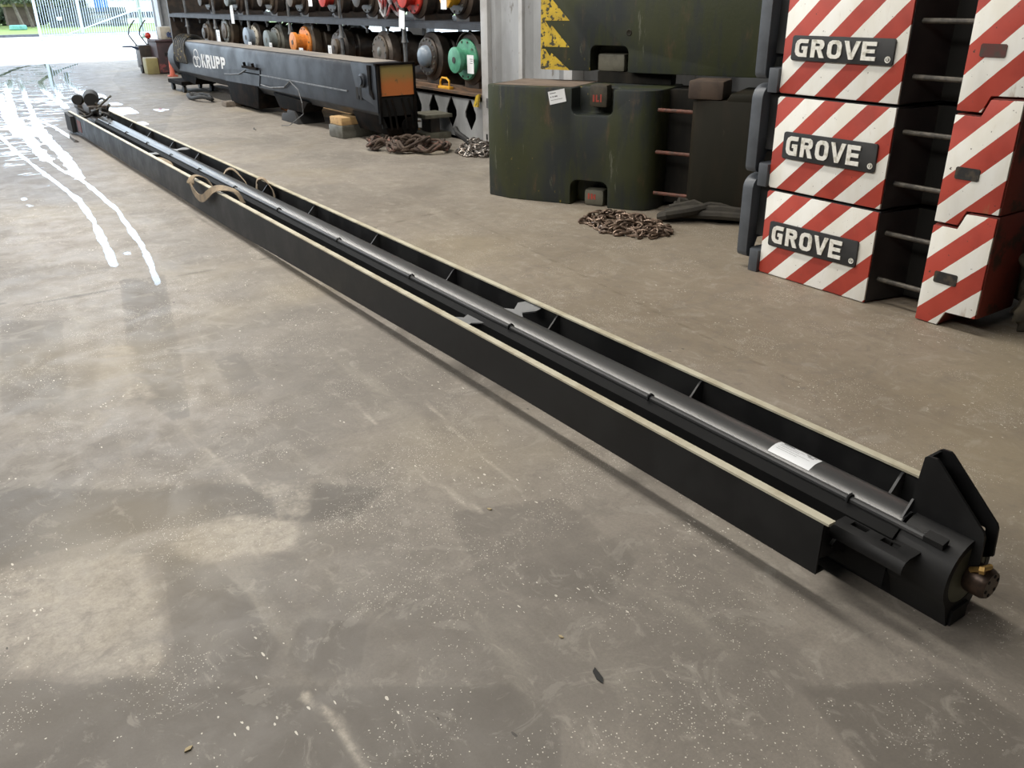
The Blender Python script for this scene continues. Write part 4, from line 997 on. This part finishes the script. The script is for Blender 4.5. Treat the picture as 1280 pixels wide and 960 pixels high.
# side seam flange and reinforcing plates
MB().box(BX0-.012, BX0, 9.45, 13.0, .53, .545).build('side_seam', m_galv, bm_)
MB().prism([(BY0, .86), (BY0+.62, .86), (BY0+.50, .52), (BY0+.10, .44), (BY0, .36)], 'x', BX0-.012, BX0).build('side_doubler', m_boom, bm_, bevel=.003)
sp_ = MB().lathe([(0, .075), (.02, .075), (.03, .05), (.045, .05)], (BX0-.012, BY0+.32, .68), (-1, 0, 0), 20).build('pin_boss', m_boom, bm_)
MB().prism([(BY0+.10, .845), (BY0+.17, .845), (BY0+.15, .55), (BY0+.06, .50), (BY0+.08, .56), (BY0+.11, .6)], 'x', BX0-.03, BX0-.012).build('bent_edge', m_boomdk, bm_)
MB().box(BX0-.014, BX0-.011, BY0+.38, BY0+.43, .47, .60).build('side_slot', m_holeshade, bm_)
MB().box(BX0-.014, BX0-.011, BY0+.46, BY0+.52, .47, .60).build('side_slot', m_holeshade, bm_)
MB().box(BX0-.02, BX1+.01, BY0-.03, BY0+.02, .845, .868).build('top_flange', m_boomdk, bm_)
MB().box(BX0, BX0+.03, BY0-.03, BY0+.02, .25, .86).build('end_flange', m_boomdk, bm_)
MB().box(BX1-.012, BX1+.012, BY0-.03, BY0+.02, .25, .86).build('end_flange', m_boomdk, bm_)
op = MB().box(BX0+.03, BX1-.012, BY0-.015, BY0+.01, .535, .845).build('end_plate', m_orange, bm_); op['label'] = 'faded orange rectangular plate'
MB().box(BX0+.03, BX1-.02, BY0+.0, BY0+.015, .2, .53).build('opening_shade_sheet', m_holeshade, bm_)  # black sheet in place of the shaded inside of the boom end
for x in (4.33, 4.40, 4.52, 4.60):
    MB().tube([(x, BY0-.0, .50), (x+.02, BY0-.03, .36), (x+.04, BY0-.03, .18)], .014, 8).build('inner_rib', m_boomdk, bm_)
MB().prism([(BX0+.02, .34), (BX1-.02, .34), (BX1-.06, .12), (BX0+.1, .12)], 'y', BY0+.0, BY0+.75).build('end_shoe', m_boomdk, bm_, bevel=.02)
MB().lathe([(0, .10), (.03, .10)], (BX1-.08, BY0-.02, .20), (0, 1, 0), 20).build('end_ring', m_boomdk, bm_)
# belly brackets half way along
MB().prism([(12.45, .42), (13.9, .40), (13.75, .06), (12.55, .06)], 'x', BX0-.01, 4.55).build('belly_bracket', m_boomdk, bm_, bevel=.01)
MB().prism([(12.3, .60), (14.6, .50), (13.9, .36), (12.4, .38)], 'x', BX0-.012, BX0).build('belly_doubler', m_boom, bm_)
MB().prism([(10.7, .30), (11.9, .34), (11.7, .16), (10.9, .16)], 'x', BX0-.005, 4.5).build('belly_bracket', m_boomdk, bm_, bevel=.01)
hb_ = MB().box(BX0-.05, BX0-.012, 12.35, 12.95, .60, .63).build('side_hook', m_boomdk, bm_)
MB().tube([(BX0-.03, 12.5, .62), (BX0-.04, 12.5, .68)], .02, 8).build('stud', m_boomdk, hb_); MB().tube([(BX0-.03, 12.85, .62), (BX0-.04, 12.85, .68)], .02, 8).build('stud', m_boomdk, hb_)
MB().tube([(BX0-.015, 12.9, .57), (BX0-.02, 13.2, .50), (BX0-.02, 13.6, .47), (BX0-.02, 13.9, .46)], .008, 6).build('loose_wire', m_galv, bm_); MB().tube([(BX0-.015, 11.2, .53), (BX0-.03, 10.9, .45), (BX0-.05, 10.75, .3), (BX0-.03, 10.8, .16), (BX0-.15, 11.0, .012), (BX0-.24, 11.05, .010)], .006, 6).build('loose_wire', m_galv, bm_)
MB().tube([(BX0-.02, 12.3, .41), (BX0-.03, 11.9, .40), (BX0-.02, 11.4, .44), (BX0-.02, 11.2, .52)], .01, 6).build('loose_wire', m_galv, bm_)
# lettering
FNK = lambda u, v, d: (d, 15.08-u*.27, .49+v*.205)
kg = MB(); glyphs(kg, 'KRUPP', .24, FNK, BX0-.003, BX0-.0005, adv=.95)
kg.build('lettering', m_whitept, bm_, smooth=False)
rg = MB(); FR = lambda u, v, d: (d, 15.36-u, .60+v)
for a in (90, 210, 330):
    cxr, czr = .105*math.cos(math.radians(a)), .072*math.sin(math.radians(a))
    rg.stroke([(cxr+.115*math.cos(2*PI*k/20), czr+.080*math.sin(2*PI*k/20)) for k in range(20)], .02, 'x', BX0-.003, BX0-.0005, FR, True)
rg.build('ring_emblem', m_whitept, bm_, smooth=False)
# hoses wound round the head
hw = MB()
for k in range(6):
    y0 = 16.0+k*.12
    pts = []
    for a in np.linspace(-.6, 3.4, 22):
        pts.append((4.46+.29*math.cos(a), y0+.25*math.sin(a*1.3), .60+.33*math.sin(a)))
    hw.tube(pts, .022, 8)
hwo = hw.build('hydraulic_hoses', m_hoseyel); tag(hwo, 'black and yellow hoses wrapped over the rounded head of the boom', 'hoses')
# blocks and dunnage under the boom
def plain(name, mb, m, lab, cat, grp=None, loc=(0, 0, 0), rz=0, **k):
    o = mb.build(name, m, None, loc, **k); o.rotation_euler = (0, 0, rz); return tag(o, lab, cat, grp)
plain('concrete_block', MB().box(-.27, .27, -.16, .16, 0, .145), m_gbgr, 'rough grey block on the floor under the near end of the boom', 'block', loc=(4.42, 9.72, 0), rz=.1, bevel=.02)
plain('timber_block', MB().box(-.25, .25, -.15, .15, 0, .085), m_woodlt, 'fresh yellow timber block stacked on the grey block under the boom', 'block', loc=(4.42, 9.72, .146), rz=.05, bevel=.006)
plain('timber_block', MB().box(-.22, .22, -.12, .12, 0, .075), m_wooddk, 'weathered timber block under the belly bracket', 'block', loc=(4.32, 13.75, 0), bevel=.006)
plain('steel_cradle', MB().prism([(-.3, 0), (.3, 0), (.25, .1), (.05, .12), (.05, .16), (-.2, .16), (-.25, .1)], 'x', -.18, .2), m_rubber, 'black steel cradle under the middle of the boom', 'cradle', loc=(4.40, 11.35, 0), bevel=.01)
plain('orange_bracket', MB().prism([(-.1, 0), (.1, 0), (.1, .02), (.02, .02), (.02, .2), (-.02, .2), (-.02, .02), (-.1, .02)], 'y', -.1, .1), m_orangept, 'small orange bracket on the floor behind the belly bracket', 'bracket', loc=(4.75, 12.7, 0))
plain('timber_plank', MB().box(-.12, .12, -2.0, 2.0, 0, .07), m_woodlt, 'long pale timber plank on the floor behind the boom', 'plank', 'planks on the floor behind the boom', loc=(4.95, 11.3, 0))
plain('timber_plank', MB().box(-.1, .1, -1.3, 1.3, 0, .07), m_wooddk, 'grey timber plank on the floor under the far end of the boom', 'plank', 'planks on the floor behind the boom', loc=(4.85, 15.3, 0))
dl_ = thing('dolly', 'low wheeled dolly carrying the far head of the boom', 'dolly', (4.46, 16.7, 0))
MB().box(-.3, .3, -.45, .45, .13, .19).build('deck', m_boomdk, dl_)
for x in (-.24, .24):
    for y in (-.36, .36):
        MB().lathe([(0, .06), (.05, .06)], (x-.025, y, .0605), (1, 0, 0), 16).build('wheel', m_rubber, dl_); MB().box(x-.04, x+.04, y-.03, y+.03, .115, .135).build('fork', m_galv, dl_)
# flat black strap on floor
def floor_coil(name, m, cx, cy, R, rad, n, seed, flat, lab, cat, sx=1, sy=1, rz=0):
    b = MB(); coil(b, 0, 0, rad, R, rad, n, seed, flat)
    b.xf(lambda v: Vector((v.x*sx, v.y*sy, max(v.z, rad*.4))))
    o = b.build(name, m, None, (cx, cy, 0)); o.rotation_euler = (0, 0, rz); return tag(o, lab, cat)
floor_coil('lifting_strap', m_rubber, 4.10, 14.95, .20, .028, 20, 2, .05, 'black coiled strap on the floor beside the far half of the boom', 'strap', .8, 2.6, .1)
rb = MB()
coil(rb, 0, 0, .02, .26, .016, 90, 21, .12); coil(rb, .03, .36, .02, .24, .015, 80, 22, .10); coil(rb, .05, -.35, .02, .22, .015, 60, 23, .08)
rb.xf(lambda v: Vector((v.x*1.05, v.y*.85, max(v.z, .012))))
tag(rb.build('rope_sling', m_rope, None, (4.38, 8.33, 0)), 'heap of brown rope slings on the floor in front of the boom end', 'rope').rotation_euler = (0, 0, .45)
# heavy I-section stand
st = thing('steel_stand', 'short I-section steel stand between the boom end and the rack', 'stand', (5.06, 9.02, 0))
MB().box(-.17, .17, -.18, .18, 0, .07).build('foot_block', m_luglt, st, bevel=.008)
MB().box(-.06, .06, -.11, .11, .07, .235).build('column', m_gbdk, st); MB().box(-.18, .18, -.2, .2, .235, .275).build('top_plate', m_luglt, st, bevel=.004)
plain('steel_channel', MB().prism([(-.06, 0), (.06, 0), (.06, .015), (.012, .015), (.012, .145), (.06, .145), (.06, .16), (-.06, .16), (-.06, .145), (-.012, .145), (-.012, .015), (-.06, .015)], 'y', -.45, .45), m_gbbr, 'rusty steel channel lying beyond the I-section stand', 'steel section', loc=(5.03, 9.75, 0))
# chains
def chain_pile(name, m, cx, cy, rx, ry, hz_, n, lr, wr, seed, lab, taper=0):
    q = random.Random(seed); b = MB(); sx, sy, a = 0.0, 0.0, 0.0
    x, y = q.uniform(-rx, rx)*.5, 0
    for k in range(n):
        a += q.uniform(-.8, .8)
        x += math.cos(a)*lr*1.5; y += math.sin(a)*lr*1.5
        if (x/rx)**2+(y/ry)**2 > 1: a += PI*.7; s_ = 1/math.sqrt((x/rx)**2+(y/ry)**2); x *= s_; y *= s_
        e = max(0, 1-(x/rx)**2-(y/ry)**2)
        z = wr+q.uniform(0, 1)*hz_*e+ (lr*.35 if k % 2 else 0)
        R = Matrix.Rotation(a, 3, 'Z') @ Matrix.Rotation(q.uniform(-.5, .5)+(1.2 if k % 2 else 0), 3, 'X') @ Matrix.Rotation(q.uniform(-.3, .3), 3, 'Y')
        pts = []
        for j in range(10):
            t = 2*PI*j/10; p = Vector((lr*1.25*math.cos(t), lr*.72*math.sin(t), 0)); p = R @ p
            pts.append((x+p.x, y+p.y, max(wr*.9, z+p.z)))
        b.tube(pts, wr, 6, closed=True)
    o = b.build(name, m, None, (cx, cy, 0)); return tag(o, lab, 'chain')
chain_pile('chain', m_chainr, 4.03, 4.46, .22, .38, .06, 230, .030, .0078, 3, 'heap of rusty brown chain on the floor in front of the green block')
chain_pile('chain', m_chains, 4.86, 7.72, .17, .26, .14, 130, .036, .010, 6, 'bright steel chain heap on the floor against the container post')
cs = MB(); cs.tube([(0, -.2, .02), (.04, -.1, .05), (.02, 0, .12), (-.03, .12, .19), (0, .2, .22), (.06, .26, .17)], .03, 8)
tag(cs.build('rubber_strap', m_rubber, None, (4.82, 7.86, 0)), 'black rubber strap arched over the bright steel chain', 'strap')
gs = MB()
for k in range(5):
    q = random.Random(40+k); o_ = k*.05
    gs.tube([(-.05+o_, .42-.02*k, .03+.02*k), (.02+o_, .22, .05+.028*(k % 3)), (.0+o_, .0, .035+.03*((k+1) % 3)), (.06+o_, -.22, .05+.02*(k % 2)), (.03+o_, -.46, .03)], .032, 8)
gs.tube([(-.05, .42, .03), (-.1, .36, .06), (-.04, .2, .09), (.1, .1, .10), (.16, -.1, .08)], .034, 8)
tag(gs.build('round_sling', m_sling, None, (4.62, 4.10, 0)), 'grimy round slings piled on the floor at the foot of the dark column', 'sling').rotation_euler = (0, 0, .55)
# tarpaulin heap right of the striped stack
tp = bmesh.new(); bmesh.ops.create_icosphere(tp, subdivisions=5, radius=1)
from mathutils import noise as MN
for v in tp.verts:
    n_ = MN.noise(v.co*1.7)*.30+MN.noise(v.co*3.7+Vector((3, 1, 2)))*.16
    rid = abs(MN.noise(Vector((v.co.x*2.2+v.co.z*1.4, v.co.y*4.5, v.co.z*1.2))))*.34
    v.co *= (1+n_-rid)
    v.co = Vector((v.co.x*.40, v.co.y*.31, max(0, v.co.z*.28+.20)))
me = bpy.data.meshes.new('tarp_heap'); tp.to_mesh(me); tp.free(); me.materials.append(m_cloth); me.shade_smooth()
tag(obj('tarp_heap', me, None, (4.52, 1.66, 0)), 'crumpled dirty brown tarpaulin heap on the floor right of the striped stack', 'tarpaulin')

# ------------------------------------------------------------ by the doorway
bx = thing('tool_box', 'maroon steel box with red smears standing near the doorway', 'box', (5.2, 21.3, 0))
MB().box(-.24, .24, -.35, .35, .02, .66).build('body', m_boxmar, bx, bevel=.01)
MB().box(-.26, .26, -.37, .37, .66, .70).build('lid', m_boxmar, bx, bevel=.008)
MB().box(-.1, .1, -.37, -.351, .38, .44).build('handle', m_rubber, bx)
plain('bucket', MB().box(-.1, .14, -.15, .15, 0, .26), m_cream2, 'cream coloured tub standing on the maroon box', 'tub', loc=(5.25, 21.35, .701), bevel=.02)
jc = thing('jerry_can', 'dull yellow can on the floor in front of the maroon box', 'can', (4.82, 21.15, 0))
MB().box(-.13, .13, -.16, .16, 0, .33).build('body', m_canyel, jc, bevel=.02); MB().box(-.12, .12, -.14, .14, .33, .345).build('lid', m_cream2, jc)
ht = thing('hand_truck', 'dark machine with two curved handles standing on the floor by the doorway', 'hand truck', (4.88, 21.75, 0))
MB().box(-.16, .12, -.2, .2, .10, .58).build('body', m_gbdk, ht, bevel=.01)
for x, y in ((-.14, .0), (.08, -.05)):
    MB().tube([(x, y, .55), (x-.08, y, .68), (x-.15, y, .80), (x-.12, y, .92), (x-.02, y, 1.05), (x+.03, y, 1.1)], .013, 8).build('handle', m_rubber, ht)
MB().tube([(-.14, -.1, .50), (-.3, -.15, .56), (-.5, -.2, .57)], [.03, .018, .014], 8).build('lever', m_navy, ht)
MB().lathe([(0, .09), (.08, .09)], (-.2, -.25, .0905), (1, 0, 0), 18).build('wheel', m_rubber, ht); MB().lathe([(0, .09), (.08, .09)], (.05, -.25, .0905), (1, 0, 0), 18).build('wheel', m_rubber, ht)
MB().lathe([(0, .05), (.06, .07), (.12, .03)], (.12, -.05, .72), (-.2, 0, 1), 14).build('cap', m_capred, ht); MB().tube([(.1, 0, .55), (.12, -.03, .72)], .03, 8).build('neck', m_gbdk, ht)
plain('strap_coil', coil(MB(), 0, 0, .03, .1, .02, 18, 8, .14), m_navy, 'navy blue strap coil lying behind the tub on the maroon box', 'strap', loc=(5.33, 21.0, .701))
cn = thing('traffic_cone', 'faded orange cone squeezed between the maroon box and the boom head', 'cone', (4.99, 20.1, 0))
MB().box(-.09, .09, -.09, .09, 0, .03).build('base', m_cone, cn, bevel=.005); MB().lathe([(0, .055), (.4, .03), (.42, .025)], (0, 0, .03), (0, 0, 1), 18).build('body', m_cone, cn)
dr = thing('workbench', 'small white topped workbench just inside the doorway', 'table', (6.55, 24.2, 0))
MB().box(-.25, .3, -.3, .3, .80, .86).build('top', m_cream2, dr)
for x in (-.2, .25):
    for y in (-.25, .25): MB().box(x-.02, x+.02, y-.02, y+.02, 0, .8).build('leg', m_galv, dr)
plain('oil_drum', MB().lathe([(0, .28), (.02, .29), (.28, .28), (.30, .295), (.32, .28), (.58, .28), (.6, .295), (.62, .28), (.86, .28), (.88, .29), (.88, .27)], (0, 0, 0), (0, 0, 1), 28), m_gbbr, 'brown oil drum standing between the workbench and the rack', 'drum', loc=(6.7, 22.4, 0))
# litter
def litter(x, y, s, a, m, lab, cat='debris', nm='dry_leaf'):
    b = MB().prism([(-s, 0), (-s*.3, s*.5), (s*.5, s*.35), (s, -.1*s), (s*.2, -s*.5)], 'z', .0008, .004)
    o = b.build(nm, m, None, (x, y, 0)); o.rotation_euler = (0, 0, a); tag(o, lab, cat)
litter(.177, 1.533, .011, .4, m_leafdry, 'pale dry leaf scrap near the bottom edge of the floor')
litter(1.065, 1.345, .008, 1.9, m_leafdry, 'small pale scrap on the floor left of the dark scuff')
litter(1.243, 1.951, .009, 2.2, m_leafdry, 'whitish flake on the floor below the middle of the long rail')
plain('rubber_scrap', MB().prism([(-.025, 0), (-.008, .008), (.02, .006), (.03, -.004), (-.01, -.008)], 'z', .0008, .003), m_rubber, 'dark slender rubber scrap on the bare floor left of the cylinder foot', 'debris', loc=(1.054, 1.183, 0), rz=1.3)
plain('bent_wire', MB().tube([(-.1, 0, .006), (0, .01, .006), (.1, -.01, .006)], .005, 6), m_rubber, 'short dark wire on the floor in front of the boom', 'debris', loc=(3.62, 11.0, 0), rz=1.4)

# ------------------------------------------------------------ light, sky, camera
def area(name, loc, rot, sx, sy, power, col, spread=None):
    l = bpy.data.lights.new(name, 'AREA'); l.shape = 'RECTANGLE'; l.size = sx; l.size_y = sy; l.energy = power; l.color = col
    if spread: l.spread = spread
    o = bpy.data.objects.new(name, l); COL.objects.link(o); o.location = loc; o.rotation_euler = rot; return o
area('roof_light_middle', (2.0, 12.0, 6.9), (0, 0, 0), .8, 19, 1380, (1.0, .95, .87))
area('roof_light_left', (-6.0, 8.5, 6.6), (0, -.75, 0), 1.5, 18, 1250, (1.0, .97, .92))
po = area('door_portal', (-1.3, DY+.3, 3.25), (-PI/2, 0, 0), 15.4, 6.5, 1, (1, 1, 1)); po.data.cycles.is_portal = True

w = bpy.data.worlds.new('sky'); S.world = w; w.use_nodes = True
nt_ = w.node_tree; bg = nt_.nodes['Background']
tcn = nt_.nodes.new('ShaderNodeTexCoord'); nz = nt_.nodes.new('ShaderNodeTexNoise'); nz.inputs['Scale'].default_value = 2.2; nz.inputs['Detail'].default_value = 5
rp = nt_.nodes.new('ShaderNodeValToRGB'); rp.color_ramp.elements[0].position = .38; rp.color_ramp.elements[0].color = (.62, .80, 1, 1)
rp.color_ramp.elements[1].position = .6; rp.color_ramp.elements[1].color = (.93, .97, 1, 1)
nt_.links.new(tcn.outputs['Generated'], nz.inputs['Vector']); nt_.links.new(nz.outputs['Fac'], rp.inputs['Fac']); nt_.links.new(rp.outputs['Color'], bg.inputs['Color'])
bg.inputs['Strength'].default_value = 4.8

cam = bpy.data.cameras.new('camera'); co_ = bpy.data.objects.new('camera', cam); COL.objects.link(co_)
f_, yaw, pit, roll = 1059.927, .600236, .428767, -.0106232
cy_, sy_, cp_, sp2 = math.cos(yaw), math.sin(yaw), math.cos(pit), math.sin(pit)
fw = Vector((sy_*cp_, cy_*cp_, -sp2)); rt = Vector((cy_, -sy_, 0)); up_ = rt.cross(fw)
r2 = math.cos(roll)*rt+math.sin(roll)*up_; u2 = -math.sin(roll)*rt+math.cos(roll)*up_
mw_ = Matrix(((r2.x, u2.x, -fw.x, 0), (r2.y, u2.y, -fw.y, 0), (r2.z, u2.z, -fw.z, 1.5), (0, 0, 0, 1)))
co_.matrix_world = mw_
cam.sensor_width = 36; cam.sensor_fit = 'HORIZONTAL'; cam.lens = 36*f_/1280; cam.clip_end = 400; cam.clip_start = .05
S.camera = co_
S.view_settings.view_transform = 'Standard'; S.view_settings.look = 'None'; S.view_settings.gamma = 1
S.view_settings.use_curve_mapping = False; S.view_settings.exposure = 0
S.cycles.use_denoising = True; S.cycles.max_bounces = 6; S.cycles.caustics_reflective = False; S.cycles.caustics_refractive = False
